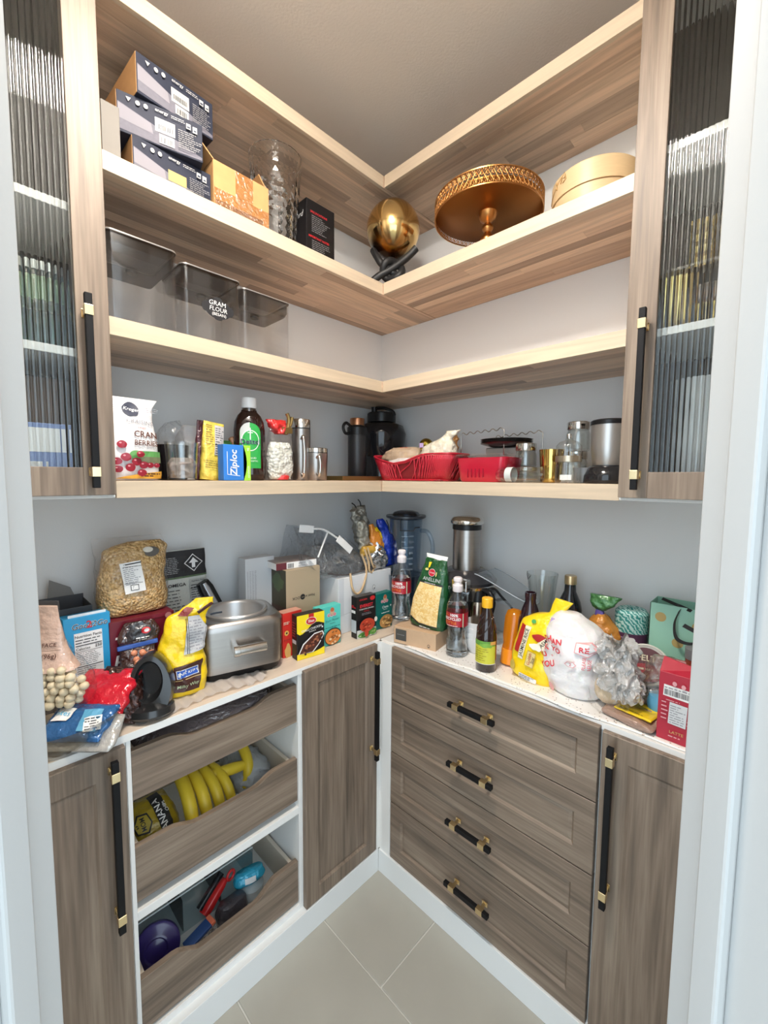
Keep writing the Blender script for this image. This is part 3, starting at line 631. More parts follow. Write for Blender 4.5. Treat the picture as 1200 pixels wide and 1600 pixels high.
# --- bamboo steamer
t = thing('bamboo_steamer', 'round bamboo steamer basket with its lid on', 'steamer', (.952, -.158, Z2+e), -20)
BAM = pm('bamboo strip', (.60, .44, .25), .45, var=.08, vscale=30, stretch=(1, 1, 8))
lathe('basket', BAM, t, [(.100, 0), (.1035, .001), (.1035, .054), (.099, .054), (.099, .004), (0, .004)], 48, 40)
lathe('lid', BAM, t, [(.099, .055), (.107, .055), (.107, .106), (.103, .110), (.06, .113), (0, .115)], 48, 40)
mb = MB(); mb.tube([(.108*cos(a), .108*sin(a), z) for a, z in ((-1.75, .085), (-1.70, .097), (-1.62, .092), (-1.60, .100), (-1.58, .088), (-1.68, .083))], .0012, 6); mb.tube([(.108*cos(-1.9), .108*sin(-1.9), z) for z in (.080, .087)], .0018, 6); mb.tube([(.108*cos(-1.9), .108*sin(-1.9), z) for z in (.092, .097)], .0018, 6); mb.tube([(.105*cos(-2.0), .105*sin(-2.0), z) for z in (.022, .036)], .0022, 6)
mb.tube([(.1078*cos(-1.62-.9*i/10), .1078*sin(-1.62-.9*i/10), .106-.006*i**.9) for i in range(9)], .0008, 5); mb.build('lashing', pm('cane lashing', (.45, .27, .10), .5), t, smooth=True)

# --- lidded acrylic canisters on the third shelf
def rrect(w, d, r, n=5):
    out = []
    for cx, cy, a0 in ((w/2-r, d/2-r, 0), (-w/2+r, d/2-r, 90), (-w/2+r, -d/2+r, 180), (w/2-r, -d/2+r, 270)):
        out += [(cx+r*cos(R(a0+90*i/n)), cy+r*sin(R(a0+90*i/n))) for i in range(n+1)]
    return out
def loft(mb, rings, cap=(True, True)):
    """rings: list of (outline2d, z)"""
    n = len(rings[0][0]); vs = [(x, y, z) for o, z in rings for x, y in o]; fs = []
    for k in range(len(rings)-1): fs += [(k*n+i, k*n+(i+1) % n, (k+1)*n+(i+1) % n, (k+1)*n+i) for i in range(n)]
    if cap[0]: fs.append(tuple(range(n-1, -1, -1)))
    if cap[1]: fs.append(tuple((len(rings)-1)*n+i for i in range(n)))
    return mb.add(vs, fs)
def canister(w, d, h, loc, yaw, label, lab=False):
    t = thing('canister', label, 'canister', loc, 90+yaw, 'clear canisters on the third shelf')
    loft(MB(), [(rrect(w-.006, d-.006, .012), .001), (rrect(w-.002, d-.002, .014), .004), (rrect(w, d, .015), h-.004), (rrect(w-.004, d-.004, .013), h-.004), (rrect(w-.007, d-.007, .012), .008)], (True, True)).build('body', ACRYL, t, smooth=40)
    loft(MB(), [(rrect(w-.020, d-.020, .010), h-.040), (rrect(w-.008, d-.008, .012), h-.028), (rrect(w-.008, d-.008, .012), h-.004), (rrect(w+.002, d+.002, .016), h-.003), (rrect(w+.002, d+.002, .016), h+.002), (rrect(w-.004, d-.004, .014), h+.005)]).build('lid', SMOKE, t, smooth=40)
    lathe('seal_knob', pm('dark grey seal', (.05, .045, .04), .4), t, [(0, h-.046), (.012, h-.046), (.014, h-.041), (0, h-.041)], 24)
    loft(MB(), [(rrect(w+.004, d+.004, .017), h-.0005), (rrect(w+.004, d+.004, .017), h+.0025), (rrect(w-.002, d-.002, .015), h+.0025), (rrect(w-.002, d-.002, .015), h-.0005)], (False, False)).build('lid_rim', pm('silver lid rim', (.45, .42, .40), .3, .6), t, smooth=40)
    if lab:
        a = Art(flat(-d/2)); x, z = .012, h*.54
        a.oval(x, z, .037, .026, I_BLACK, 40); a.oval(x-.034, z, .010, .013, I_BLACK); a.oval(x+.034, z, .010, .013, I_BLACK); a.oval(x, z+.024, .012, .006, I_BLACK); a.oval(x, z-.024, .012, .006, I_BLACK)
        a.text('GRAM', x-.002, z+.013, .017, I_WHITE, shear=.1); a.text('FLOUR', x, z-.002, .016, I_WHITE, shear=.1); a.text('(BESAN)', x+.002, z-.015, .011, I_WHITE); a.build(t, 'chalk_label')
canister(.150, .175, .195, LW(.275, -1.062, Z3+e, .175), 0, 'largest clear canister with dark lid, at the near end of the third shelf')
canister(.158, .15, .195, LW(.240, -.884, Z3+e, .15), 0, 'clear canister wearing a black GRAM FLOUR label', True)
canister(.160, .15, .192, LW(.222, -.712, Z3+e, .15), 0, 'clear unlabelled dark-lidded canister, farthest from the glass door cabinet')

# ================================================================ lowest shelf, left
z = Z4+e
# cranberry bag
t = thing('fruit_bag', 'white bag of dried cranberries printed CRAN BERRIES with red berries', 'bag', LW(.262, -1.092, z, .06), 90)
WB = pm('white bag foil', (.82, .80, .80), .35, 0, bump=.5, bscale=28, coat=.2)
B = Bag([(0, 0, .050, .022, 0), (.006, 0, .056, .028, 0), (.05, 0, .060, .034, 0), (.10, -.002, .056, .030, 0), (.14, -.004, .052, .022, 0), (.165, -.004, .052, .010, 0), (.180, -.003, .056, .003, 0), (.196, .002, .060, .0015, .002)], amp=.002, freq=22, seed=4)
B.mesh('bag_body', WB, t); a = Art(B.surf)
a.oval(.0, .168, .018, .017, I_NAVY, wob=.12); a.text('Kroger', .0, .168, .0115, I_WHITE, rot=-6, bold=.02, shear=.25); a.text('CRAISINS', .014, .138, .0135, I_GREY, rot=-6, bold=.01); a.text('DRIED', .018, .124, .006, I_RED, rot=-4); a.text('CRAN', .024, .108, .021, I_BROWN, rot=-3, bold=.03, sx=.85); a.text('BERRIES', .024, .088, .017, I_BROWN, rot=-2, bold=.03, sx=.85)
a.lines(-.002, .05, .074, .080, 2, I_GREY, 3); a.rect(.004, .054, .056, .069, pm('ink leaf green', (.10, .30, .08), .5)); a.rect(.010, .054, .042, .056, pm('ink olive', (.16, .17, .09), .5)); a.oval(.0, .060, .013, .010, pm('ink leaf green', (0, 0, 0))); 
a.poly([(-.04, .004), (-.02, .010), (.012, .016), (.056, .022), (.056, .004)], ink('amber', (.80, .42, .05))); a.lines(.01, .054, .008, .018, 2, I_BROWN, 8, .6)
BR = ink('berry', (.30, .012, .03), .3)
for i, (x, zz, r) in enumerate(((-.026, .083, .0095), (-.020, .054, .0100), (-.036, .044, .0090), (.000, .044, .0100), (-.012, .030, .0100), (.014, .036, .0090), (-.034, .026, .0085), (.026, .036, .0070), (.010, .018, .0090), (.038, .036, .0060), (.006, .061, .0080))): a.oval(x, zz, r, r*.92, BR, 18, wob=.1, seed=i); a.oval(x-r*.3, zz+r*.35, r*.25, r*.2, ink('berry shine', (.75, .30, .33)), 10)
for x in (-.036, .036): a.lines(x-.012, x+.012, .160, .174, 3, I_GREY, 4)
a.build(t)
t = thing('snack_pouch', 'dark brown and white pouch half hidden behind the cranberry bag', 'bag', LW(.170, -1.112, z, .05), 90)
Bag([(0, 0, .026, .02, 0), (.03, 0, .029, .026, 0), (.10, 0, .027, .02, 0), (.15, 0, .026, .012, 0), (.175, 0, .026, .002, 0)], seed=2).mesh('pouch_body', FOILB('dark brown', (.05, .02, .015)), t)
# dark tumbler with cellophane inside
t = thing('tumbler', 'dark tinted plastic tumbler with cellophane sticking up', 'cup', (.150, -.968, z), 0)
lathe('cup_wall', pm('near black tinted plastic', (.012, .010, .012), .12), t, [(.030, 0), (.036, .002), (.041, .095), (.039, .095), (.034, .006), (0, .006)], 36)
o = Bag([(.02, 0, .030, .020, 0), (.09, 0, .036, .030, 0), (.13, -.004, .046, .024, 0), (.158, .004, .048, .004, 0)], amp=.006, freq=24, seed=9).mesh('cellophane', CLEAR, t); 
t = thing('snack_pouch', 'crumpled clear cellophane pouch standing behind the clear tumbler', 'bag', (.125, -.905, z), 90)
Bag([(0, 0, .040, .02, 0), (.08, 0, .042, .026, 0), (.13, .01, .040, .018, 0), (.156, .012, .032, .003, 0)], amp=.008, freq=24, seed=14).mesh('pouch_body', MILKY, t)
t = thing('tumbler', 'clear plastic tumbler half full of crumpled wrap', 'cup', (.235, -.976, z), 0)
lathe('cup_wall', TGLASS, t, [(.030, 0), (.0345, .001), (.040, .098), (.0388, .098), (.033, .005), (0, .005)], 36)
o = Bag([(.006, 0, .026, .026, 0), (.02, 0, .030, .030, 0), (.045, .002, .031, .031, 0), (.058, -.004, .020, .020, 0)], e=1, amp=.005, freq=45, seed=3).mesh('crumpled_wrap', film('crumpled wrap', (.9, .85, .82), .5, .15, 1.4, 70, .4, (.62, .52, .47)), t)
# yellow and brown pouch, leaning
t = thing('snack_pouch', 'yellow and silver printed pouch leaning against a maroon packet', 'bag', LW(.225, -.893, z, .03), 90, tilt=(-3, 7))
B = Bag([(0, 0, .026, .012, 0), (.02, 0, .027, .016, 0), (.09, 0, .028, .014, 0), (.14, 0, .028, .006, 0), (.163, 0, .029, .0015, 0)], seed=6); B.mesh('pouch_body', FOILB('lemon', (.80, .62, .10), .1), t)
a = Art(B.surf); a.rect(.0, .025, .070, .155, ink('silver print', (.50, .48, .48))); a.lines(.002, .024, .072, .150, 12, I_BLACK, 2, .3, .4, rot=0); a.rect(.0, .025, .098, .1005, I_BLACK); a.lines(-.022, -.002, .095, .155, 9, I_BROWN, 5, .25, .3); a.lines(-.02, .02, .03, .055, 4, I_BROWN, 7, .2); a.build(t)
t = thing('snack_pouch', 'maroon packet standing behind the yellow and silver pouch', 'bag', LW(.195, -.892, z, .02), 90, tilt=(-2, 4))
Bag([(0, 0, .030, .006, 0), (.08, 0, .032, .010, 0), (.166, -.004, .026, .0015, 0)], seed=16).mesh('pouch_body', FOILB('maroon', (.07, .012, .018), .1), t)
# green packet behind, teal clip
t = thing('snack_pouch', 'green and navy packet behind the sandwich bag box, teal clip on top', 'bag', LW(.175, -.815, z, .05), 90)
Bag([(0, 0, .040, .016, 0), (.06, 0, .042, .02, 0), (.10, 0, .038, .010, 0), (.118, 0, .034, .002, 0)], seed=8).mesh('pouch_body', FOILB('leaf green', (.05, .17, .05), .2), t)
box('clip', pm('teal plastic', (.02, .30, .40), .4), t, -.03, .012, -.008, .004, .108, .122, .002, Matrix.Rotation(R(-28), 4, 'Y'))
Bag([(.10, .03, .016, .012, 0), (.125, .035, .026, .012, 0), (.132, .04, .018, .004, 0)], seed=12).mesh('pouch_top', FOILB('rust', (.40, .18, .08), .2), t)
# sandwich bag box
W, D, H = .078, .035, .097
t = carton('bag_box', 'small blue and green Ziploc box of sandwich bags'.replace('Ziploc ', ''), 'box', W, D, H, ink('box blue', (.03, .20, .62)), LW(.285, -.848, z, D), 90)
a = Art(flat(-D/2)); pts = [(.039, 0), (.039, .097), (.018, .097)]+[(.018+.010*sin(pi*i/10), .097-.097*i/10) for i in range(1, 10)]+[(.018, 0)]; a.poly(pts, I_LIME)
a.text('Ziploc', -.010, .048, .027, I_WHITE, rot=90, bold=.04, shear=.15); a.text('sandwich', .032, .024, .009, I_WHITE, rot=90); a.text('90', .032, .086, .009, I_WHITE, rot=90); a.poly([(-.030, .018), (-.0285, .018), (-.0285, .078), (-.030, .078)], I_WHITE); a.poly([(-.030, .016), (.006, .012), (.006, .0135), (-.030, .0175)], I_WHITE); a.build(t)
# antiseptic bottle
t = thing('antiseptic_bottle', 'dark brown liquid bottle with white cap and green label', 'bottle', (.185, -.757, z), 66)
DB = pm('dark amber liquid bottle', (.018, .006, .005), .08, coat=.6)
def obl(prof, sx, sy, name, mat, par, n=40): return lathe(name, mat, par, prof, n, 50, sx=sx, sy=sy)
obl([(.040, 0), (.044, .004), (.046, .02), (.046, .150), (.043, .175), (.034, .194), (.024, .205), (.022, .211), (0, .211)], 1, .68, 'bottle_body', DB, t)
lathe('neck', film('clear neck', (.8, .72, .66), .2, .05, 0), t, [(.020, .206), (.020, .216), (0, .216)], 24); lathe('cap', pm('white cap', (.85, .85, .85), .4), t, [(.0215, .216), (.022, .218), (.022, .244), (.021, .246), (0, .246)], 32)
a = Art(lambda x, z_, o_: ((.046+o_)*sin(x/.046), -(.046*.68+o_)*cos(x/.046), z_))
a.poly([(-.032, .036), (.032, .036), (.032, .14)]+[(.032*cos(R(i)), .14+.030*sin(R(i))) for i in range(10, 180, 10)]+[(-.032, .14)], ink('antiseptic green', (.02, .36, .06))); a.poly([(-.001, .172)]+[(.031*cos(R(i)), .140+.031*sin(R(i))) for i in range(95, 175, 8)]+[(-.031, .11), (-.001, .11)], ink('pale grey', (.60, .62, .60)))
a.oval(0, .118, .026, .031, I_WHITE, 36); a.oval(0, .118, .0235, .0285, ink('antiseptic green', (0, 0, 0)), 36); a.rect(-.0012, .0012, .12, .155, I_WHITE); a.rect(-.007, .007, .140, .142, I_WHITE); a.text('Dettol', 0, .114, .0205, I_WHITE, bold=.035); a.off += .0006; a.text('Dettol', 0, .114, .0205, ink('dark navy', (.01, .015, .08)), bold=.015); a.text('LIQUID', .004, .066, .007, I_WHITE); a.text('ANTISEPTIC', .004, .057, .006, I_WHITE); a.build(t)
# clear noodle bag with red clip
t = thing('noodle_bag', 'clear bag of pale noodles with red seals and a bronze clip', 'bag', LW(.235, -.668, z, .05), 90)
NOOD = kernels('pale noodles', (.62, .62, .54), (.80, .80, .74), 110, .8)
Bag([(.004, 0, .034, .018, 0), (.03, 0, .040, .024, 0), (.09, 0, .040, .022, 0), (.118, 0, .032, .014, 0)], amp=.003, freq=40, seed=5).mesh('noodles', NOOD, t)
Bag([(0, 0, .036, .018, 0), (.03, 0, .042, .026, 0), (.10, 0, .042, .024, 0), (.14, .0, .036, .012, 0), (.175, -.006, .026, .004, 0), (.188, -.008, .034, .002, 0)], amp=.003, freq=30, seed=5).mesh('clear_wrap', CLEAR, t)
Bag([(.002, 0, .022, .0275, 0), (.012, .004, .020, .0285, 0), (.016, .004, .012, .027, 0)], seed=1).mesh('seal', FOILB('red', (.65, .03, .03), .1), t, m=8)
Bag([(.145, .004, .016, .014, 0), (.165, -.006, .024, .014, 0), (.188, -.012, .026, .006, 0)], amp=.008, freq=50, seed=7).mesh('seal', FOILB('red', (.65, .03, .03), .1), t, m=12)
BRZ = pm('bronze clip', (.32, .22, .08), .35, .8)
mb = MB(); mb.tube(curve([(.014, -.012, .145), (.024, -.012, .170), (.026, -.012, .195), (.020, -.012, .21)]), [.006]*9+[.006]*16, 8); mb.tube(curve([(.018, -.010, .15), (.034, -.010, .178), (.040, -.010, .2)]), .006, 8); mb.box(.0, .036, -.018, -.004, .148, .166); mb.build('clip', BRZ, t, smooth=40)
# steel travel mugs
def mug(w, h, loc, label, hz0, hz1, hy):
    t = thing('travel_mug', label, 'mug', loc, 90, 'steel mugs on the lowest shelf')
    lathe('mug_body', STEEL, t, [(w*.88, 0), (w*.92, .003), (w, h*.72), (w, h*.84), (0, h*.84)], 40); lathe('lid_band', pm('dark band', (.03, .03, .03), .4), t, [(w*.985, h*.84), (w*.985, h*.862), (0, h*.862)], 40)
    lathe('lid', STEEL2, t, [(w, h*.862), (w, h*.985), (w*.95, h), (0, h)], 40); tube('handle', STEEL2, t, curve([(hy, -w*.85, hz1), (hy-.006, -w-.014, hz1+.004), (hy-.006, -w-.020, (hz0+hz1)/2), (hy-.006, -w-.014, hz0-.004), (hy, -w*.85, hz0)]), .0045, 10)
mug(.031, .200, (.195, -.577, z), 'tall brushed steel travel mug with a loop handle', .020, .135, -.016)
mug(.040, .108, (.215, -.532, z), 'short brushed steel mug with a dark seal band', .022, .075, -.02)
# bronze tray under the flask
t = thing('tray', 'black and gold low tray frame under the black flask', 'tray', (.175, -.32, z), 90)
box('tray_base', pm('smoked tray base', (.05, .045, .04), .2), t, -.11, .13, -.06, .05, 0, .004); mb = MB()
for a_, b_, c_, d_ in ((-.11, .13, -.063, -.058), (-.11, .13, .048, .053), (-.113, -.108, -.063, .053), (.128, .133, -.063, .053)): mb.box(a_, b_, c_, d_, 0, .016)
mb.build('tray_rim', pm('antique gold', (.30, .22, .09), .35, .9), t, bevel=.001)
# black flask
t = thing('flask', 'slim matt black flask with copper lid and side loop', 'flask', (.165, -.298, z+.0045), 90)
lathe('flask_body', pm('satin black', (.012, .012, .014), .38), t, [(.034, 0), (.036, .003), (.036, .180), (.033, .196), (.027, .204), (0, .204)], 36); lathe('lid', pm('copper', (.45, .22, .12), .3, 1), t, [(.0275, .205), (.028, .228), (.027, .231), (0, .231)], 36)
lathe('collar', BLKPL, t, [(.0385, .168), (.0385, .196), (.034, .2), (0, .2)], 36); tube('loop', BLKPL, t, curve([(-.034, 0, .175), (-.060, 0, .172), (-.070, 0, .194), (-.056, 0, .210), (-.034, 0, .200)]), .0055, 10)
# big black jug
t = thing('water_jug', 'large gloss black water jug with flip cap in the corner', 'jug', (.110, -.110, z), 45)
lathe('jug_body', BLKGL, t, [(.08, 0), (.086, .004), (.088, .09), (.084, .098), (.088, .106), (.100, .16), (.104, .195), (.092, .228), (.062, .240), (.056, .243), (0, .243)], 44, 50); lathe('lid', BLKPL, t, [(.060, .243), (.060, .278), (.056, .282), (0, .282)], 40)
mb = MB(); mb.lathe([(.012, .282), (.012, .300), (.0135, .305), (0, .305)], 20, Matrix.Translation((-.030, -.01, 0))); mb.build('spout', BLKPL, t, smooth=40); tube('flip_strap', BLKPL, t, curve([(-.025, -.02, .300), (.01, -.035, .298), (.045, -.035, .286), (.055, -.03, .270)]), .006, 8)
# red woven basket with bread bags
RP = pm('red plastic weave', (.50, .015, .035), .28, coat=.4)
t = thing('woven_basket', 'red woven basket with a swooping rim, filled with bread bags', 'basket', RW(.388, .272, z, .155), 0)
W, D = .188, .078; mb = MB(); nn = 190
def rimz(x):
    k = x/W
    return .092 if k > .55 else (.062+.030*(1-cos(pi*(k+.25)/.8))/2 if k > -.25 else .062+.034*((-.25-k)/.75)**1.3)
def per(s, k):
    """s in 0..1 around the oval; k height 0..1"""
    a = 2*pi*s; c_, q_ = cos(a), sin(a); x0_ = math.copysign(abs(c_)**.45, c_); y0_ = math.copysign(abs(q_)**.45, q_); f = .78+.22*k
    x = x0_*W*f; y = y0_*D*(.82+.18*k); return (x, y, .004+k*(rimz(x0_*W)-.004))
for i in range(nn):
    s0 = i/nn; mb.tube([per(s0+.012*k*(1 if i % 2 else -.2), k) for k in (0, .25, .5, .75, 1)], .0024, 5)
o = mb.build('woven_strand', RP, t, smooth=True); o['kind'] = 'stuff'
mb = MB(); mb.tube([per(i/100, 1) for i in range(100)], .0034, 6, True); mb.tube([per(i/100, .93) for i in range(100)], .0024, 6, True); mb.tube([per(i/100, 0) for i in range(100)], .0034, 6, True); mb.build('rim', RP, t, smooth=True)
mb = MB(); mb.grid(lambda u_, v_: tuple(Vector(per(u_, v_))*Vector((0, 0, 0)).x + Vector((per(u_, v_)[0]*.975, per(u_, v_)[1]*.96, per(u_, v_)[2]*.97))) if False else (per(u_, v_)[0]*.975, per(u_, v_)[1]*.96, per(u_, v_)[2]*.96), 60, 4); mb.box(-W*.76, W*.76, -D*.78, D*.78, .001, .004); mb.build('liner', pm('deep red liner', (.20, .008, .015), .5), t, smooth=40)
BRD = pm('tan bread', (.50, .36, .24), .6, var=.3, vscale=25, bump=.5, bscale=60)
for nm, lb, rows, mat, loc, rot in (
    ('bread_bag', 'beige bread roll in clear wrap on the basket left end', [(.0, 0, .06, .028, 0), (.02, 0, .082, .036, 0), (.045, .01, .072, .032, 0), (.06, .02, .05, .02, 0)], BRD, (.290, -.180, z+.066), 12),
    ('bread_bag', 'white wrapped bundle at the front of the red basket', [(.0, 0, .07, .024, 0), (.02, 0, .09, .032, 0), (.036, .0, .086, .028, 0), (.048, 0, .07, .015, 0)], pm('white crumpled bag', (.80, .76, .75), .35, bump=.9, bscale=45), (.335, -.205, z+.036), -3),
    ('bread_bag', 'grey-pink bread bag in the middle of the red basket', [(.0, 0, .06, .03, 0), (.03, 0, .07, .034, 0), (.06, 0, .05, .02, 0)], pm('grey bread wrap', (.36, .29, .25), .35, bump=.8, bscale=40), (.430, -.160, z+.042), 0),
    ('bread_bag', 'cream pita bread bag twisted shut at the right of the basket', [(.0, 0, .05, .030, 0), (.025, 0, .066, .038, 0), (.055, .006, .058, .034, 0), (.075, .03, .030, .018, 0), (.092, .052, .020, .010, 0), (.104, .062, .028, .004, 0)], pm('cream bread wrap', (.74, .68, .55), .3, var=.2, vscale=30, bump=1, bscale=35), (.480, -.200, z+.068), 0),
    ('bread_bag', 'orange and brown packet top poking up behind the basket', [(.0, 0, .03, .012, 0), (.05, .0, .034, .014, 0), (.085, .008, .024, .004, 0), (.10, .004, .020, .002, 0)], FOILB('amber', (.50, .25, .08), .2), (.470, -.120, z+.080), 0)):
    t2 = thing(nm, lb, 'bread bag', loc, rot, 'bread bags in the red basket'); B = Bag(rows, e=.85, amp=.005, freq=30, seed=len(rows)+loc[0]*9); B.mesh('bag_contents', mat, t2)
    if mat is BRD: Bag([(a_-.001, b_, c_+.004, d_+.004, e_) for a_, b_, c_, d_, e_ in rows], e=.85, amp=.006, freq=34, seed=3).mesh('clear_wrap', CLEAR, t2); Bag([(.046, .02, .034, .012, -.01), (.060, .02, .026, .010, -.01)], seed=5).mesh('printed_patch', FOILB('orange red', (.62, .16, .08), 0), t2, m=6)
    if 'twisted' in lb: box('bread_tag', pm('lilac tag', (.50, .36, .62), .5), t2, -.062, -.046, -.03, -.026, .050, .066, .001)
t = thing('gilt_ball', 'small mirrored gold bauble lying in the red basket', 'ornament', (.405, -.175, z+.104))
MB().ball((0, 0, .026), .026, 20, 14).build('ball', pm('mirror gold', (.42, .32, .06), .12, 1), t); 
# red lidded box
t = thing('food_box', 'red ribbed food container with a clear lid', 'container', RW(.690, .275, z, .12), -3)
loft(MB(), [(rrect(.150, .10, .02), 0), (rrect(.160, .11, .022), .006), (rrect(.180, .122, .024), .074), (rrect(.174, .116, .022), .074), (rrect(.15, .10, .02), .01)]).build('container', pm('crimson plastic', (.50, .01, .035), .25, coat=.3), t, smooth=40)
loft(MB(), [(rrect(.192, .134, .026), .075), (rrect(.194, .136, .027), .078), (rrect(.194, .136, .027), .083), (rrect(.186, .128, .024), .085), (rrect(.180, .12, .022), .081)]).build('lid', ACRYL, t, smooth=40)
mb = MB()
for i in range(5): mb.box(-.040+.014*i, -.0375+.014*i, -.0590, -.0555, .014, .040)
mb.build('rib', pm('dark crimson', (.25, .005, .02), .3), t)
# wire racks holding plates
WM = pm('chrome wire', (.60, .58, .55), .2, 1)
for k, (x0, y0, zz, lb) in enumerate(((.637, -.175, z+.086, 'wavy chrome wire rack with dishes, standing on the red container'), (.735, -.115, z+.0, 'second wavy chrome wire rack, standing farther back on the shelf'))):
    t = thing('wire_rack', lb, 'rack', (x0, y0, zz), 0, 'wavy wire racks'); H = (.074, .150)[k]; mb = MB()
    top = [(-.08+.16*i/40, 0, H+.004*sin(i*.9)+.008*i/40) for i in range(41)]
    mb.tube([(-.08, 0, 0), (-.08, 0, H*.5)]+top+[(.08, 0, H*.5), (.08, 0, 0)], .0014, 6); mb.tube([(-.08, 0, .001), (-.08, .04, .001), (.08, .04, .001), (.08, 0, .001)], .0014, 6); mb.build('wire_frame', WM, t, smooth=True)
t = thing('dish_stack', 'dark nested trays seen edge on, between the wire racks', 'trays', (.695, -.118, z), 8)
for i in range(3): lathe('dish', pm('dark tin', (.12, .11, .10), .25, .7), t, [(.02, .112+.006*i), (.05, .114+.006*i), (.082, .124+.006*i), (.084, .126+.006*i), (.05, .117+.006*i), (0, .115+.006*i)], 36)
MB().box(-.055, .055, -.04, .04, 0, .111).build('lower_tin', pm('grey tin', (.30, .29, .28), .3, .6), t, bevel=.004)
# glass jars
def jar(r, h, loc, label, fill=None, lidh=.022, lid=STEEL2, grp='glass jars with steel lids', nm='glass_jar', rot=0, tilt=(0, 0)):
    t = thing(nm, label, 'jar', loc, rot, grp, tilt=tilt)
    lathe('jar_wall', TGLASS, t, [(r*.9, 0), (r, .004), (r, h-lidh-.012), (r*.86, h-lidh-.002), (r*.86, h-lidh), (r*.80, h-lidh), (r*.92, h-lidh-.014), (r*.92, .006), (0, .006)], 32)
    if fill: lathe('contents', fill[0], t, [(r*.88, .007), (r*.88, fill[1]), (0, fill[1])], 24)
    lathe('lid', lid, t, [(r*.93, h-lidh), (r*.95, h-lidh+.001), (r*.95, h-.002), (r*.9, h), (0, h)], 32); return t
jar(.032, .070, (.798, -.190, z+.046), 'small glass jar with steel lid stacked on the lying jar')
jar(.036, .046, (.800, -.190, z), 'squat glass jar under the small steel-lidded jar', (pm('copper disc', (.55, .30, .18), .4), .010), .012)
jar(.030, .090, (.928, -.140, z), 'lower glass jar of the stacked pair by the clear bottle', (pm('grey powder', (.42, .43, .42), .7), .05))
jar(.032, .082, (.930, -.140, z+.0905), 'upper steel-lidded jar stacked behind the clear bottle')
# lying glass carafe
t = thing('glass_mug', 'ribbed glass mug lying on its side with a paper band', 'glass', (.818, -.270, z+.022), 90, tilt=(90, 0))
lathe('glass_wall', TGLASS, t, [(.010, -.068), (.018, -.064), (.0215, -.05), (.021, .03), (.0215, .066), (.019, .066), (.019, -.05), (0, -.060)], 16, 60); lathe('paper_band', pm('grey paper', (.55, .58, .57), .6), t, [(.0218, -.035), (.0218, -.015)], 24, closed=False); tube('handle', TGLASS, t, curve([(.02, 0, .02), (.036, 0, .025), (.036, 0, .05), (.02, 0, .056)]), .004, 8)
t = thing('gold_cup', 'short mirrored gold cup among the glass jars', 'cup', (.872, -.180, z))
lathe('cup_wall', pm('mirror brass', (.70, .47, .14), .1, 1), t, [(.024, 0), (.028, .003), (.034, .095), (.032, .095), (.027, .006), (0, .006)], 36)
# ribbed upright bottle with label band
t = thing('glass_bottle', 'upright ribbed clear glass bottle with a brass band', 'bottle', (.950, -.258, z))
mb = MB(); n = 64; prof = [(.028, 0), (.031, .004), (.030, .05), (.031, .085), (.0305, .098), (.022, .108), (.010, .112), (.008, .118)]
vs = [((r*(1+.035*cos(12*2*pi*k/n)))*cos(2*pi*k/n), (r*(1+.035*cos(12*2*pi*k/n)))*sin(2*pi*k/n), zz) for r, zz in prof for k in range(n)]
mb.add(vs, [(j*n+k, j*n+(k+1) % n, (j+1)*n+(k+1) % n, (j+1)*n+k) for j in range(len(prof)-1) for k in range(n)]+[tuple(range(n-1, -1, -1))]); mb.build('bottle_wall', TGLASS, t, smooth=True)
lathe('metal_band', pm('champagne band', (.52, .44, .33), .3, .9), t, [(.0325, .056), (.0325, .071)], 40, closed=False); lathe('stopper', STEEL2, t, [(.006, .117), (.007, .124), (.0055, .128), (0, .129)], 16); box('paper_slip', PAPER, t, -.016, .014, -.012, -.010, .008, .022, 0)
# bullet blender
t = thing('blender', 'silver bullet blender on a black domed base', 'blender', (1.030, -.205, z), 0)
lathe('base', BLKGL, t, [(.056, 0), (.058, .003), (.057, .02), (.048, .040), (.030, .05), (0, .05)], 44, 50); lathe('cup', pm('satin silver', (.50, .48, .46), .36, .9), t, [(.028, .036), (.036, .046), (.041, .09), (.043, .150), (0, .150)], 44, 50); lathe('top_rim', BLKPL, t, [(.0445, .150), (.0445, .160), (.040, .163), (0, .163)], 44); box('side_tab', BLKPL, t, .040, .046, -.01, .002, .125, .135, .001)
t = thing('black_pot', 'small grey plastic pot behind the blender base', 'pot', (.975, -.215, z)); lathe('pot_wall', pm('smoke grey plastic', (.20, .21, .21), .3), t, [(.022, 0), (.024, .002), (.026, .040), (.024, .040), (.022, .005), (0, .005)], 28); lathe('liner_ring', GREYPL, t, [(.0265, .036), (.0265, .041)], 28, closed=False)

# ---- things behind the reeded glass
t = thing('mason_jar', 'green tinted preserving jar behind the left reeded door', 'jar', (.19, -1.245, 1.6856), 0)
lathe('jar_wall', film('green glass', (.45, .75, .62), .2, .05, .3, 20), t, [(.044, 0), (.050, .004), (.050, .13), (.042, .15), (.040, .165), (0, .165)], 32); lathe('contents', pm('shell pink pasta', (.55, .34, .24), .6, var=.4, vscale=40), t, [(.043, .10), (.043, .148), (0, .148)], 24); lathe('lid', pm('zinc lid', (.55, .58, .56), .3, .8), t, [(.043, .160), (.043, .178), (0, .180)], 32)
t = carton('blue_pack', 'blue and white pack low behind the left reeded door', 'box', .09, .10, .14, ink('pack blue', (.20, .28, .55)), (.20, -1.26, 1.389), 90); a = Art(flat(-.05)); a.rect(-.040, .040, .08, .13, I_WHITE); a.rect(-.040, .0, .02, .06, I_WHITE); a.build(t)
t = carton('dark_pack', 'brown pack standing above the blue one, left cabinet', 'box', .09, .10, .10, pm('umber card', (.10, .06, .04), .6), (.16, -1.26, 1.530), 90)
GB = pm('gold leaf', (.65, .48, .18), .25, 1)
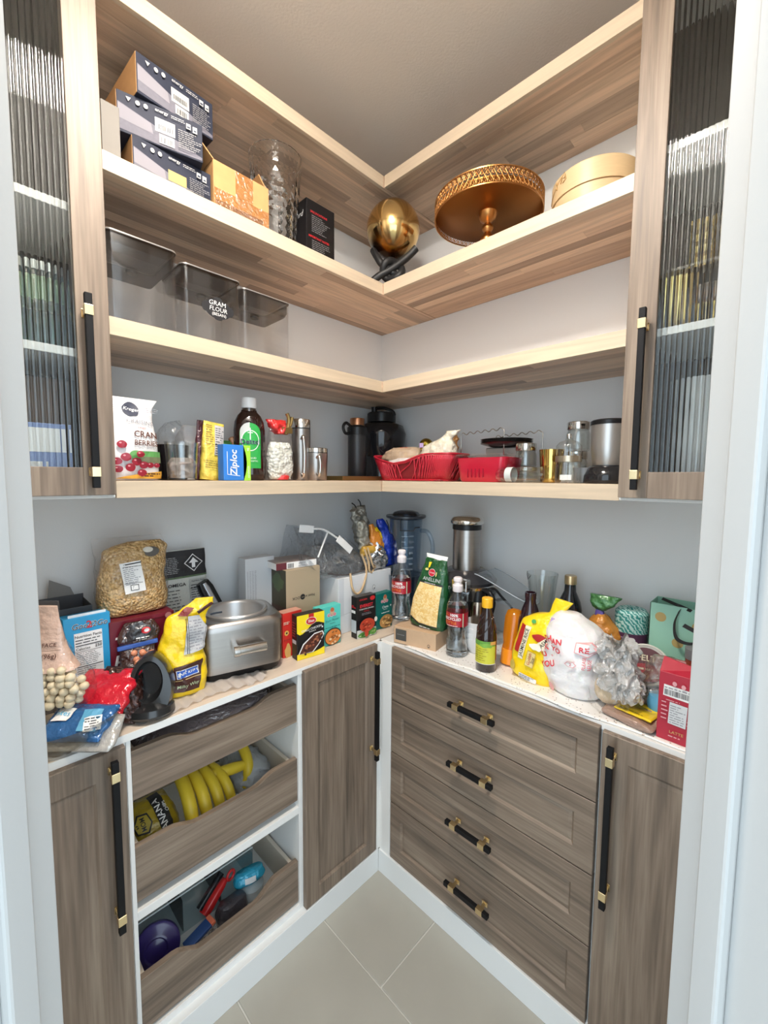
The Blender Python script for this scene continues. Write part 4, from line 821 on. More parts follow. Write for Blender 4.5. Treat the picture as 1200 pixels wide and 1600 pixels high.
t = thing('gold_bowl', 'stack of gold bowls behind the right reeded door', 'bowls', (1.160, -.205, 1.7546))
for i in range(3): lathe('bowl', GB, t, [(.012, .022*i), (.016, .022*i+.002), (.038, .022*i+.045), (.045, .022*i+.075), (.043, .022*i+.075), (.034, .022*i+.045), (0, .022*i+.012)], 32)
for i, x in enumerate((1.222, 1.262)):
    t = thing('goblet', 'amber stemmed goblet nearer the gold bowls' if i == 0 else 'amber stemmed goblet beyond the first one', 'goblet', (x, -.235, 1.7546), group='goblets behind the right reeded door')
    lathe('bowl', film('amber glass', (.75, .55, .28), .3, .05, 0), t, [(.010, .048), (.018, .054), (.019, .085), (.0175, .085), (.016, .056), (0, .052)], 24); lathe('stem', GB, t, [(.017, 0), (.016, .002), (.004, .008), (.006, .020), (.004, .035), (.010, .048), (0, .048)], 24)
for i, x in enumerate((1.205, 1.250)):
    t = thing('candle_holder', 'beaded gold candle holder, left of two on the glass shelf' if i == 0 else 'beaded gold candle holder, right of two on the glass shelf', 'candle holder', (x, -.235, 1.8786), group='holders on the glass shelf'); lathe('holder', GB, t, [(.018, 0), (.018, .004)]+[(.010+.005*(j % 2), .008+.012*j) for j in range(7)]+[(.016, .09), (.014, .1), (0, .1)], 20)
t = thing('tall_vase', 'tall pale glass vase low behind the right reeded door', 'vase', (1.215, -.20, 1.389)); lathe('vase_wall', film('milk glass', (.8, .85, .85), .2, .1, 0, 1, .35), t, [(.030, 0), (.034, .004), (.046, .12), (.034, .20), (.040, .26), (.038, .26), (.030, .2), (.042, .12), (0, .008)], 32); tube('twig', pm('dry twig', (.16, .09, .03), .6), t, [(0, 0, .01), (.01, -.02, .12), (.004, 0, .24), (.02, 0, .30)], .0022, 5)
# ================================================================ left worktop
z = CT+.0028
# clear bowl of snacks at the near end
bx_, by_ = .300, -1.262
t = thing('plastic_bowl', 'large clear plastic bowl heaped with snack packets, overhanging the worktop edge', 'bowl', (bx_, by_, z), 0)
lathe('bowl_wall', film('scuffed clear plastic', (.86, .86, .82), .3, .2, .4, 20), t, [(0, .002), (.060, .0), (.075, .004), (.100, .030), (.122, .068), (.126, .072), (.120, .069), (.097, .032), (.072, .008), (0, .006)], 56, 50)
def pouch(name, label, cat, rows, mat, loc, rot, tilt=(0, 0), group=None, amp=.004, freq=26, seed=1, eexp=.75):
    t = thing(name, label, cat, loc, rot, group, tilt=tilt); B = Bag(rows, e=eexp, amp=amp, freq=freq, seed=seed); B.mesh('pouch_body', mat, t); return t, B
t, B = pouch('snack_packet', 'glossy red packet lying in the clear bowl', 'packet', [(0, 0, .058, .002, 0), (.01, 0, .060, .008, 0), (.05, 0, .062, .014, 0), (.10, 0, .060, .010, 0), (.120, 0, .060, .002, 0)], FOILB('scarlet', (.60, .012, .03), .15, .18), (.335, -1.218, z+.046), 48, (-58, 0), seed=3)
t, B = pouch('snack_packet', 'blue and white packet at the front of the clear bowl', 'packet', [(0, 0, .058, .002, 0), (.012, 0, .060, .010, 0), (.04, 0, .062, .014, 0), (.070, 0, .060, .010, 0), (.082, 0, .060, .002, 0)], FOILB('denim blue', (.03, .13, .34), .2, .2), (.372, -1.262, z+.032), 45, (-62, 0), seed=5)
a = Art(B.surf); a.rect(-.050, -.014, .034, .064, I_WHITE, rot=-6); a.rect(.010, .044, .014, .060, ink('sky print', (.10, .35, .55)), rot=8); a.rect(.020, .050, .016, .044, I_WHITE, rot=20); a.lines(.022, .048, .018, .042, 5, I_BLACK, 3, rot=20); a.text('bites', -.032, .050, .015, I_LBLUE, rot=-6); a.build(t)
t, B = pouch('snack_packet', 'pale silver packet wedged under the blue one in the bowl', 'packet', [(0, 0, .06, .002, 0), (.02, 0, .064, .010, 0), (.06, 0, .062, .010, 0), (.075, 0, .06, .002, 0)], FOILB('pearl', (.55, .53, .50), .3, .2), (.385, -1.250, z+.012), 45, (-55, 0), seed=7)
# dark wiry packet with glints
t, B = pouch('snack_packet', 'dark brown crackly packet with bright glints beside the black ring holder', 'packet', [(0, 0, .050, .004, 0), (.02, 0, .056, .020, 0), (.06, 0, .052, .028, 0), (.10, 0, .040, .016, 0), (.12, 0, .036, .003, 0)], pm('glinting brown film', (.05, .018, .014), .22, .6, bump=1, bscale=54, coat=.5), (.312, -1.178, z+.010), 60, (-30, 10), amp=.004, freq=90, seed=11)
# bag of white hominy balls: each ball its own
t = thing('ball_snack_bag', 'clear and pink bag of round cream snack balls at the picture edge', 'bag', (.275, -1.262, z+.080), 45)
Bag([(-.005, 0, .060, .034, 0), (.02, 0, .072, .040, 0), (.07, .0, .064, .036, 0), (.11, -.010, .040, .022, 0), (.17, -.012, .030, .008, 0), (.22, -.012, .024, .002, 0)], amp=.003, freq=24, seed=2).mesh('clear_wrap', CLEAR, t)
B = Bag([(.075, -.006, .050, .031, 0), (.10, -.010, .040, .022, 0), (.16, -.012, .028, .008, 0), (.21, -.012, .022, .002, 0)], seed=2); B.mesh('pink_panel', FOILB('shell pink', (.70, .48, .38), 0, .35), t); a = Art(B.surf); a.text('FACE', .0, .130, .011, I_BROWN, bold=.02); a.text('(96g)', .002, .108, .013, I_BROWN, bold=.02); a.rect(-.02, .02, .119, .1196, I_BROWN); a.build(t)
bm0 = None; rb = random.Random(4); cnt = 0
for lay in range(6):
    zz = .006+.0145*lay; w_ = (.052, .058, .060, .056, .048, .036)[lay]
    for iy, yy in enumerate((-.026, -.008)):
        x = -w_+(.008 if (lay+iy) % 2 else 0)
        while x < w_:
            if bm0 is None: bm0 = MB().ball((0, 0, 0), .0096, 12, 8).build('snack_ball', pm('cream ball', (.78, .66, .45), .6, var=.1, bump=.3), t, smooth=True); o = bm0
            else: o = bm0.copy(); col.objects.link(o); o.parent = t
            o.location = (x+rb.uniform(-.001, .001), yy+rb.uniform(-.002, .002)+.004*abs(x/w_), zz+rb.uniform(-.002, .002)); s_ = rb.uniform(.9, 1.08); o.scale = (s_, s_, s_*.95); x += .0185
# open dark carton and the blue breakfast box
W, D, H = .112, .10, .245
t = thing('dark_carton', 'open dark grey carton with lid flap up behind the bright blue box', 'box', LW(.150, -1.225, z, .10), 90)
mb = MB(); q = .002; mb.box(-W/2, W/2, -D/2, -D/2+q, 0, H); mb.box(-W/2, W/2, D/2-q, D/2, 0, H+.01); mb.box(-W/2, -W/2+q, -D/2+q, D/2-q, 0, H); mb.box(W/2-q, W/2, -D/2+q, D/2-q, 0, H); mb.box(-W/2+q, W/2-q, -D/2+q, D/2-q, 0, q); DKC = pm('dark printed carton', (.05, .05, .055), .5); mb.build('carton', DKC, t, bevel=.0006)
MB().prism([(0, 0), (.060, 0), (.050, .030), (.008, .055)], 0, .0015, Matrix.Translation((-.02, D/2, H)) @ Matrix.Rotation(R(-12), 4, 'X')).build('flap', pm('grey flap', (.20, .19, .18), .7), t)
BLUEB = ink('cereal blue', (.02, .32, .62), .4)
W, D, H = .094, .045, .232
t = carton('snack_box', 'bright blue breakfast biscuit box with a white nutrition panel', 'box', W, D, H, BLUEB, LW(.206, -1.190, z, D), 92, tilt=(-2, 0))
a = Art(flat(-D/2)); a.text('Good2Go', .004, H-.022, .0185, I_WHITE, bold=.06, sx=.95, shear=.2); a.off += .0003; a.text('Good2Go', .004, H-.022, .0185, I_BLACK, sx=.95, shear=.2); a.text('2', .003, H-.021, .024, I_RED, bold=.03)
a.rect(-.028, .028, .078, .195, I_WHITE); a.text('Nutrition Facts', 0, .186, .0088, I_BLACK, bold=.03); a.lines(-.026, .026, .168, .181, 2, I_BLACK, 1, .3); a.rect(-.026, .026, .164, .166, I_BLACK); a.text('Calories', -.012, .157, .0085, I_BLACK, bold=.02); a.text('250', .019, .158, .0095, I_BLACK, bold=.03); a.rect(-.026, .026, .150, .151, I_BLACK); a.lines(-.026, .026, .118, .149, 7, I_BLACK, 2, .25, .3); a.rect(-.026, .026, .114, .116, I_BLACK); a.lines(-.026, .026, .098, .113, 3, I_BLACK, 5, .25); a.rect(-.026, .026, .095, .096, I_BLACK); a.lines(-.026, .026, .081, .094, 3, I_BLACK, 6, .25); a.lines(-.02, .026, .030, .044, 3, I_WHITE, 9, .3, .3); a.build(t)
box('inner_flap', PAPER, t, -.036, .040, -D/2+.006, -D/2+.008, H, H+.006, 0)
# maroon coffee box with the popcorn bag on top
W, D, H = .150, .12, .205
t = carton('coffee_box', 'maroon coffee box lettered in white script beneath the popcorn bag', 'box', W, D, H, ink('coffee maroon', (.14, .008, .02), .35), LW(.205, -1.072, z, D), 90)
a = Art(flat(-D/2)); a.text('Tim', -.030, .146, .050, I_WHITE, bold=.025, shear=.2); a.text('Hortons', .014, .100, .050, I_WHITE, bold=.025, shear=.2); a.rect(-.040, .070, .195, .205, I_MAROON); a.oval(.060, .196, .008, .008, ink('blush', (.45, .20, .20))); a.build(t)
POP = kernels('popcorn kernels', (.52, .29, .09), (.82, .56, .27), 150, 1.0)
t = thing('kernel_bag', 'big clear bag of golden popcorn kernels with a white label', 'bag', LW(.190, -1.075, z+.205, .10), 90, tilt=(-3, 0))
B = Bag([(0, 0, .070, .034, 0), (.008, 0, .076, .042, 0), (.04, 0, .080, .048, 0), (.09, -.002, .076, .044, 0), (.12, .004, .076, .040, 0), (.15, .010, .076, .032, 0), (.172, .016, .070, .020, 0), (.186, .034, .040, .010, 0)], amp=.003, freq=20, seed=8); B.mesh('kernels', POP, t, n=48, m=36)
B2 = Bag([(-.001, 0, .073, .037, 0), (.04, 0, .083, .051, 0), (.09, 0, .080, .047, 0), (.14, 0, .082, .038, 0), (.175, 0, .084, .022, 0), (.20, -.002, .080, .003, .01)], amp=.004, freq=24, seed=8); B2.mesh('clear_wrap', CLEAR, t)
a = Art(lambda x, z_, o_: (lambda p: (p[0], p[1]-.006, p[2]))(B.surf(x, z_, o_))); a.rect(-.034, .012, .060, .138, I_WHITE, rot=5); a.rect(-.029, .010, .132, .135, I_BLACK, rot=5); a.lines(-.030, .006, .080, .128, 10, I_GREY, 4, .35, .4, rot=5)
for p_ in ((-.031, .009, .126, .127), (-.031, .009, .084, .085)): a.rect(*p_, I_BLACK)
a.rect(-.018, .000, .066, .080, I_BLACK); a.rect(-.0165, -.0015, .0675, .0785, I_WHITE); a.lines(-.014, -.004, .070, .077, 2, I_BLACK, 6); a.build(t); a = Art(B2.surf); a.oval(.040, .158, .018, .013, pm('hang hole', (.12, .11, .10), .3)); a.oval(.031, .164, .012, .007, pm('milky patch', (.70, .66, .58), .3)); a.build(t, 'hang_hole')
# omega pouch against the wall
t, B = pouch('seed_pouch', 'tall white and black pouch with an arrow diamond, leaning on the wall', 'pouch', [(0, 0, .075, .022, 0), (.02, 0, .078, .024, 0), (.2, 0, .078, .016, 0), (.30, 0, .076, .006, 0), (.342, 0, .076, .0015, .0)], FOILB('chalk white', (.60, .62, .58), 0, .4, 20), LW(.092, -.925, z, .05), 90, (-2, 0), amp=.0015)
a = Art(B.surf); a.rect(-.075, .075, .262, .340, I_BLACK); a.rect(-.075, .075, .257, .262, ink('moss', (.10, .16, .08))); a.lines(-.06, -.004, .272, .322, 10, ink('dim grey', (.45, .45, .45)), 2, .3, .2)
cx_, cz_ = .036, .300; a.poly([(cx_-.027, cz_), (cx_, cz_-.027), (cx_+.027, cz_), (cx_, cz_+.027)], I_WHITE); a.poly([(cx_-.024, cz_), (cx_, cz_-.024), (cx_+.024, cz_), (cx_, cz_+.024)], I_BLACK); a.poly([(cx_-.014, cz_), (cx_-.005, cz_), (cx_-.005, cz_-.015), (cx_+.005, cz_-.015), (cx_+.005, cz_), (cx_+.014, cz_), (cx_, cz_+.016)], I_WHITE)
a.text('OMEGA', -.016, .238, .014, I_BLACK, bold=.03); a.text('C &', -.052, .240, .011, I_BLACK); a.lines(-.07, .004, .14, .228, 9, I_BLACK, 5, .22, .3); a.rect(.020, .068, .140, .250, ink('panel grey', (.42, .43, .41))); a.text('Nutrition Facts', .044, .244, .0062, I_BLACK, bold=.03); a.lines(.022, .066, .17, .236, 9, I_BLACK, 6, .3, .5); a.rect(.020, .068, .165, .167, I_BLACK); a.rect(.020, .068, .222, .224, I_BLACK); a.build(t)
# yellow chocolate bag
t, B = pouch('sweets_bag', 'tall crumpled yellow bag of chocolate bars with brown panel', 'bag', [(0, 0, .040, .022, 0), (.008, 0, .046, .030, 0), (.05, 0, .050, .034, 0), (.10, -.004, .049, .030, 0), (.125, -.012, .050, .022, 0), (.16, -.004, .046, .020, 0), (.200, .004, .046, .012, 0), (.222, .026, .034, .006, 0), (.246, .044, .022, .003, 0)], FOILB('bright yellow', (.90, .62, .01), .0, .3, 26), LW(.300, -1.000, z, .06), 78, (-2, 3), amp=.005, freq=22, seed=21)
a = Art(B.surf); BRN = ink('bar brown', (.06, .018, .015), .35); a.poly([(-.030, .018), (.030, .018), (.034, .095), (-.030, .082)], BRN); a.rect(-.030, .032, .050, .0515, ink('gold line', (.70, .50, .20)), rot=6); a.rect(-.024, .026, .056, .077, I_WHITE, rot=8); a.rect(-.0225, .0245, .0575, .0755, I_BLUE, rot=8); a.text('SNICKERS', .001, .0665, .0105, I_WHITE, rot=8, bold=.04, shear=.2); a.text('Milky Way', .002, .034, .0115, ink('pale green', (.45, .55, .35)), rot=8, bold=.02, shear=.2)
SL = ink('silver label', (.50, .51, .53), .3); a.poly([(-.008, .110), (.036, .118), (.044, .170), (.028, .205), (.002, .205), (-.004, .16)], SL); a.lines(.004, .036, .118, .196, 11, I_GREY, 4, .4, .2); a.rect(-.002, -.0005, .112, .2, I_BLACK, rot=2); a.rect(.002, .0032, .112, .2, I_BLACK, rot=2); a.poly([(-.02, .208), (.0, .206), (.018, .224), (.004, .228)], ink('oxblood', (.20, .02, .02))); a.poly([(.022, .216), (.055, .236), (.058, .230), (.026, .208)], BRN); a.build(t)
# resealable bag of orange sweets, blue clip
t, B = pouch('sweets_bag', 'brown clear bag of salmon sweets closed by a blue clip', 'bag', [(0, 0, .034, .018, 0), (.03, 0, .040, .026, 0), (.06, .004, .036, .020, 0), (.095, .006, .040, .008, 0), (.12, .008, .044, .006, 0), (.150, .010, .030, .004, 0)], film('brown tinted film', (.42, .25, .20), .35, .15, 1, 40, .35, (.10, .03, .02)), LW(.262, -1.098, z+.052, .05), 80, (-6, 0), amp=.004, freq=30, seed=31)
box('clip', pm('blue clip plastic', (.02, .08, .36), .35), t, -.036, .052, -.013, -.004, .088, .099, .002, Matrix.Rotation(R(-3), 4, 'Y'))
B3 = Bag([(.098, .010, .034, .008, 0), (.125, .012, .030, .012, 0), (.150, .010, .020, .004, 0)], seed=6, amp=.004, freq=40); B3.mesh('pouch_top', FOILB('charcoal', (.05, .05, .055), .2, .25), t, m=12); a = Art(B3.surf); a.oval(.020, .128, .009, .008, I_RED); a.oval(.022, .128, .005, .0045, I_WHITE); a.lines(.0, .03, .104, .114, 2, I_WHITE, 3, .5); a.build(t)
s0 = None; rb = random.Random(8)
for i in range(22):
    if s0 is None: o = s0 = MB().ball((0, 0, 0), .0075, 10, 6, (1, .8, 1)).build('sweet', pm('salmon sweet', (.80, .32, .18), .4), t, smooth=True)
    else: o = s0.copy(); col.objects.link(o); o.parent = t
    o.location = (rb.uniform(-.012, .034), rb.uniform(-.024, -.008), rb.uniform(.044, .078))
# black ring holder
t = thing('scoop_holder', 'glossy black egg-shaped holder with an oval hollow, near the worktop edge', 'holder', (.322, -1.096, z), 62, tilt=(-10, 0))
def egg(k, wob=1.0): return [(.050*k*cos(R(a_))*(1-.20*max(0, sin(R(a_)))), .070+.076*k*sin(R(a_))-(.006 if sin(R(a_)) < 0 else 0)*(k)) for a_ in range(0, 360, 10)]
def eggring(k, y, dx=0, dz=0): return [(x+dx, y, max(.0, zz+dz)) for x, zz in egg(k)]
rings = [eggring(.92, .030), eggring(1.0, .018), eggring(1.0, -.012), eggring(.94, -.024), [(x, -.027, zz+.004) for x, zz in [(.030*cos(R(a_)), .078+.048*sin(R(a_))) for a_ in range(0, 360, 10)]], [(x, -.020, zz+.004) for x, zz in [(.026*cos(R(a_)), .078+.043*sin(R(a_))) for a_ in range(0, 360, 10)]], [(x, .008, zz+.004) for x, zz in [(.022*cos(R(a_)), .078+.036*sin(R(a_))) for a_ in range(0, 360, 10)]]]
vs = sum(rings, []); n = 36; fs = [(k*n+i, k*n+(i+1) % n, (k+1)*n+(i+1) % n, (k+1)*n+i) for k in range(len(rings)-1) for i in range(n)]+[tuple(range(n-1, -1, -1)), tuple((len(rings)-1)*n+i for i in range(n))]
MB().add(vs, fs).build('holder_body', pm('satin black ceramic', (.014, .015, .016), .28, coat=.3), t, smooth=50)
lathe('foot', pm('satin black ceramic', (0, 0, 0)), t, [(0, .001), (.046, .001), (.052, .008), (.050, .022), (.030, .034), (0, .034)], 40)
tube('wire_loop', pm('steel wire', (.10, .10, .12), .3, 1), thing('wire_stand', 'thin dark wire loop in front of the blue box', 'wire', (.245, -1.160, z), 90), [(-.036, 0, .0), (-.036, 0, .038), (-.030, 0, .046), (.01, 0, .062), (.03, 0, .062), (.034, 0, .05), (.034, 0, 0)], .0014, 6)
# crumpled paper/plastic sheet under the appliances
t = thing('crumpled_sheet', 'crumpled translucent white plastic sheet under the steel fryer', 'sheet', (.25, -.95, z-.0012), 90)
def sh(a_, b_):
    x = -.185+.33*a_; y = -.100+.20*b_; y0 = y-.008*sin(a_*9); zz = .003+.010*abs(noise.noise((x*30, y*6, 2)))+.004*sin(x*190)*max(0, 1-b_*2.2)**.5
    return (x, y0, max(.0016, zz))
MB().grid(sh, 90, 30).build('sheet', film('white crinkle sheet', (.9, .88, .85), .2, .25, .8, 60, .55, (.78, .72, .68)), t, smooth=True)
# steel fryer
t = thing('deep_fryer', 'brushed steel countertop fryer with round open pot and tube handle', 'fryer', (.205, -.822, z+.004), 76)
W, D = .232, .200; loft(MB(), [(rrect(W-.02, D-.02, .03), .0), (rrect(W-.012, D-.012, .034), .012), (rrect(W-.012, D-.012, .034), .022)]).build('base', BLKPL, t, smooth=40)
loft(MB(), [(rrect(W, D, .036), .020), (rrect(W+.002, D+.002, .036), .135)]+[(rrect(W+.006-.03*(1-cos(R(k))), D+.004-.03*(1-cos(R(k))), .038), .138+.022*sin(R(k))) for k in (20, 50, 80)], (True, False)).build('housing', STEEL, t, smooth=35)
TOPS = pm('satin steel top', (.42, .41, .40), .35, .9); mb = MB(); nr = 48
outer = rrect(W-.018, D-.020, .036, 11); import itertools
inn = [(.084*cos(2*pi*i/48), .084*sin(2*pi*i/48)) for i in range(48)]; vs = [(x, y, .1595) for x, y in outer]+[(x, y, .1600) for x, y in inn]; mb.add(vs, [(i, (i+1) % 48, 48+(i+1) % 48, 48+i) for i in range(48)]); mb.build('top_deck', TOPS, t)
lathe('pot_rim', pm('pot aluminium', (.48, .48, .48), .35, .8), t, [(.083, .158), (.090, .160), (.091, .166), (.087, .170), (.081, .168), (.077, .160), (.075, .06), (.066, .052), (0, .052)], 56, 50, closed=False)
for i in range(4):
    pass
mb = MB(); mb.tube([(-.022, -D/2-.030, .088), (.052, -D/2-.030, .088)], .013, 18); mb.build('handle_tube', STEEL2, t, smooth=40); mb = MB(); mb.box(-.034, -.022, -D/2-.034, -D/2+.002, .074, .102); mb.tube([(-.036, -D/2-.030, .088), (-.020, -D/2-.030, .088)], .015, 18); mb.build('handle_end', STEEL2, t, smooth=40, bevel=.001); box('handle_bracket', STEEL2, t, .050, .056, -D/2-.030, -D/2+.002, .078, .098, .001)
for sx_ in (-1, 1): box('foot', BLKPL, t, sx_*.07-.012, sx_*.07+.012, -D/2+.012, -D/2+.036, -.004, .004, .001)
# black appliance behind with tilted sharpener
t = thing('black_appliance', 'black countertop appliance body behind the steel fryer', 'appliance', (.085, -.868, z), 90)
loft(MB(), [(rrect(.11, .12, .02), 0), (rrect(.112, .122, .022), .10), (rrect(.104, .11, .02), .118), (rrect(.07, .08, .02), .128)]).build('housing', BLKPL, t, smooth=40); tube('cord_loop', pm('blue grey cable', (.06, .08, .11), .4), t, curve([(-.045, -.055, .10), (-.040, -.06, .135), (-.010, -.065, .152), (.03, -.06, .150)]), .003, 8)
t = thing('silver_sharpener', 'black and silver slab-shaped lid propped up against the wall', 'appliance part', (.100, -.822, z+.128), 90, tilt=(-6, -24))
loft(MB(), [(rrect(.036, .026, .006), -.02), (rrect(.042, .030, .008), .0), (rrect(.044, .030, .008), .10), (rrect(.036, .024, .008), .122)]).build('body', BLKPL, t, smooth=40); loft(MB(), [(rrect(.018, .034, .005), -.01), (rrect(.018, .035, .005), .10), (rrect(.014, .028, .005), .119)]).build('silver_strip', pm('satin silver strip', (.45, .47, .50), .3, .8), t, smooth=40)
for o in t.children: pass
# white carton, kraft carton, book
W, D, H = .105, .05, .300
t = carton('white_carton', 'tall pale grey carton behind the kraft one, faint print on its side', 'box', W, D, H, pm('pale grey carton', (.62, .64, .66), .6), LW(.135, -.700, z, .05), 90)
a = Art(flat(-D/2))
for i in range(4): a.lines(-.048+.009*i, -.042+.009*i, .12, .26, 30, I_GREY, i, .3, .2)
a.build(t)
W, D, H = .136, .10, .262
t = carton('kraft_carton', 'kraft brown carton standing upside down with dark botanical side', 'box', W, D, H, pm('kraft grey board', (.42, .33, .22), .7), LW(.222, -.590, z, .10), 90)
a = Art(flat(-D/2)); a.text('LOOK', .028, .150, .0135, I_BLACK, rot=180); a.text('Next x', -.030, .152, .013, I_BLACK, rot=180); 
a = Art(flat(-D/2)); a.oval(-.004, .165, .0095, .0095, I_BLACK); a.text('LOOK', -.027, .165, .0135, I_BLACK, rot=180); a.text('Next x', .026, .165, .0135, I_BLACK, rot=180); a.text('ooo', -.004, .165, .007, ink('kraft dot', (.42, .33, .22))); a.build(t)
a = Art(sideL(-W/2)); a.rect(-.05, .05, 0, H, ink('forest dark', (.05, .045, .025))); a.oval(-.0, .22, .035, .03, ink('fern', (.07, .10, .04)), wob=.4, seed=2); a.rect(-.05, .05, .0, .14, ink('soil', (.055, .028, .02))); a.oval(.015, .10, .016, .012, ink('petal', (.70, .68, .45)), wob=.6, seed=1); a.oval(-.005, .07, .012, .016, ink('petal', (.7, .6, .3)), wob=.6, seed=4); a.build(t)
W, D, H = .150, .105, .022
t = carton('paperback_box', 'flat maroon and white book box lying on the kraft carton', 'book', W, D, H, PAPER, (.160, -.625, z+.300+.0006), 90); t.location = (.155, -.600, z+.2626)
t.rotation_euler = (0, 0, R(84)); box('cover', pm('book cover', (.28, .22, .19), .4, var=.5, vscale=30), t, -W/2, W/2, -D/2, D/2, H, H+.0012, 0)
a = Art(flat(-D/2)); a.rect(-.075, -.038, 0, H, ink('plum', (.12, .02, .03))); a.barcode(-.034, -.012, .003, .018, 4); a.text('BASICS', .018, .015, .008, I_GREY, bold=.02); a.text('REFERENCE', .022, .006, .007, I_GREY); a.build(t)
# stacked white boxes in the corner
for k, (z0, h, lb) in enumerate(((0, .068, 'lower white box of the pair in the corner'), (.0686, .135, 'upper white box of the pair, carrying the clear tote bag'))):
    t = carton('white_box', lb, 'box', .272, .17, h, pm('gloss white box', (.80, .81, .83), .3), LW(.240, -.318, z+z0, .17), 90, 'white boxes in the corner')
    if k: a = Art(flat(-.085)); a.oval(.040, .075, .008, .010, I_GREY); a.oval(.040, .075, .0065, .0085, I_WHITE); a.oval(.042, .071, .0035, .0035, I_GREY); a.rect(-.136, -.112, 0, .135, ink('pale lilac', (.66, .68, .72))); a.build(t)
# spice boxes
def mdh(a, x, z_, s=1.0):
    for i, c in enumerate('MDH'): a.oval(x+(i-1)*.0115*s, z_+(.0 if i != 1 else -.001), .0066*s, .0062*s, I_WHITE); a.oval(x+(i-1)*.0115*s, z_, .0054*s, .005*s, ink('rose', (.62, .05, .12))); a.text(c, x+(i-1)*.0115*s, z_, .0075*s, I_WHITE, bold=.03)
    a.oval(x, z_+.013*s, .0095*s, .013*s, ink('sand', (.60, .42, .28))); a.oval(x, z_+.018*s, .008*s, .007*s, ink('turban red', (.55, .14, .06)))
def food(a, x, z_, rx, rz, c1, c2, seed, n=16):
    rnd = random.Random(seed); a.oval(x, z_, rx, rz, ink('food base %d' % seed, c1)); m1, m2 = ink('food bit %d' % seed, c2), ink('food dark %d' % seed, tuple(v*.45 for v in c1))
    for i in range(n): q_ = rnd.uniform(0, 6.28); r_ = rnd.uniform(0, .8); a.oval(x+rx*r_*cos(q_), z_+rz*r_*sin(q_), rx*.17, rz*.13, m1 if i % 2 else m2, 8, wob=.3, seed=i, rings=1)
t = carton('spice_box', 'red spice box partly hidden at the left of the row', 'box', .070, .034, .142, ink('chilli red', (.66, .03, .02)), LW(.272, -.668, z, .034), 90, 'spice boxes along the left worktop'); a = Art(flat(-.017)); a.oval(-.022, .078, .008, .008, ink('flower gold', (.75, .45, .1))); a.oval(-.022, .078, .003, .003, I_BLACK); a.lines(-.033, -.010, .105, .115, 2, I_CREAM, 3, .5); a.rect(-.033, -.008, .055, .058, ink('brick', (.40, .03, .02))); a.oval(-.018, .02, .012, .022, ink('wheat', (.70, .40, .12)), wob=.4); a.build(t); box('lid_flap', pm('box top print', (.60, .30, .22), .5), t, -.035, .035, -.017, .017, .142, .1428, 0)
t = carton('spice_box', 'black and yellow chilli chicken spice box, front one of the row', 'box', .098, .032, .140, ink('pack black', (.012, .011, .012), .35), LW(.322, -.632, z, .032), 84, 'spice boxes along the left worktop')
a = Art(flat(-.016)); YE_ = ink('pack yellow', (.90, .70, .02), .35); a.poly([(-.049, .140), (-.049, .086)]+[(-.049+.098*i/10, .086+.020*(i/10)+.010*sin(pi*2*(i/10-.4))) for i in range(1, 11)]+[(.049, .140)], YE_); a.poly([(-.049, 0), (.049, 0), (.049, .024)]+[(.049-.098*i/10, .024-.010*sin(pi*i/10)) for i in range(1, 10)]+[(-.049, .018)], YE_)
a.rect(-.008, .010, .120, .140, ink('crest red', (.55, .02, .02))); a.oval(0, .117, .019, .012, I_WHITE); a.oval(0, .117, .0175, .0108, ink('crest red', (0, 0, 0))); a.text('Shan', 0, .117, .012, I_WHITE, bold=.03); a.text('CHILLI CHICKEN', .002, .092, .0098, I_WHITE, rot=5, bold=.02); a.text('MASALA', .004, .084, .0066, I_WHITE, rot=5); a.rect(.037, .042, .088, .093, I_WHITE)
a.poly([(-.046, .020), (-.030, .050), (.010, .076), (.040, .078), (.046, .066), (.030, .040), (.006, .016)], I_WHITE); a.poly([(-.043, .020), (-.028, .046), (.010, .0725), (.038, .075), (.042, .065), (.026, .040), (.002, .018)], ink('stew', (.09, .025, .015)))
rb = random.Random(3)
for i in range(26): f_ = rb.random(); a.oval(-.032+.062*f_+rb.uniform(-.006, .006), .026+.042*f_+rb.uniform(-.008, .006), .0045, .0036, ink(('meat', 'meat dark', 'pepper')[i % 3], ((.28, .08, .04), (.05, .012, .01), (.40, .16, .08))[i % 3]), 8, wob=.3, seed=i, rings=1)
a.build(t); a = Art(sideL(-.049)); a.rect(-.012, .012, .050, .062, ink('panel white', (.6, .6, .6))); a.lines(-.012, .012, .07, .12, 6, ink('dim red', (.35, .05, .05)), 3, .5); a.build(t)
t = carton('spice_box', 'turquoise spice box with a bowl of orange curry printed on it', 'box', .092, .034, .134, I_TEAL, LW(.290, -.532, z, .034), 90, 'spice boxes along the left worktop'); a = Art(flat(-.017)); mdh(a, .006, .104); a.text('Shahi Paneer', .006, .086, .0115, ink('leaf ink', (.0, .16, .14)), rot=2, bold=.01, shear=.15); a.text('MASALA', .006, .076, .006, I_BLACK); a.lines(-.03, .04, .060, .066, 1, I_DTEAL, 4, .4, .1); a.oval(.008, .030, .036, .029, I_BLACK, 30); food(a, .008, .029, .033, .026, (.70, .24, .05), (.85, .62, .38), 5, 20); a.build(t)
t = carton('spice_box', 'black spice box with printed roast chicken, second from the corner', 'box', .088, .030, .148, ink('pack black', (0, 0, 0)), LW(.318, -.390, z, .030), 86, 'spice boxes along the left worktop')
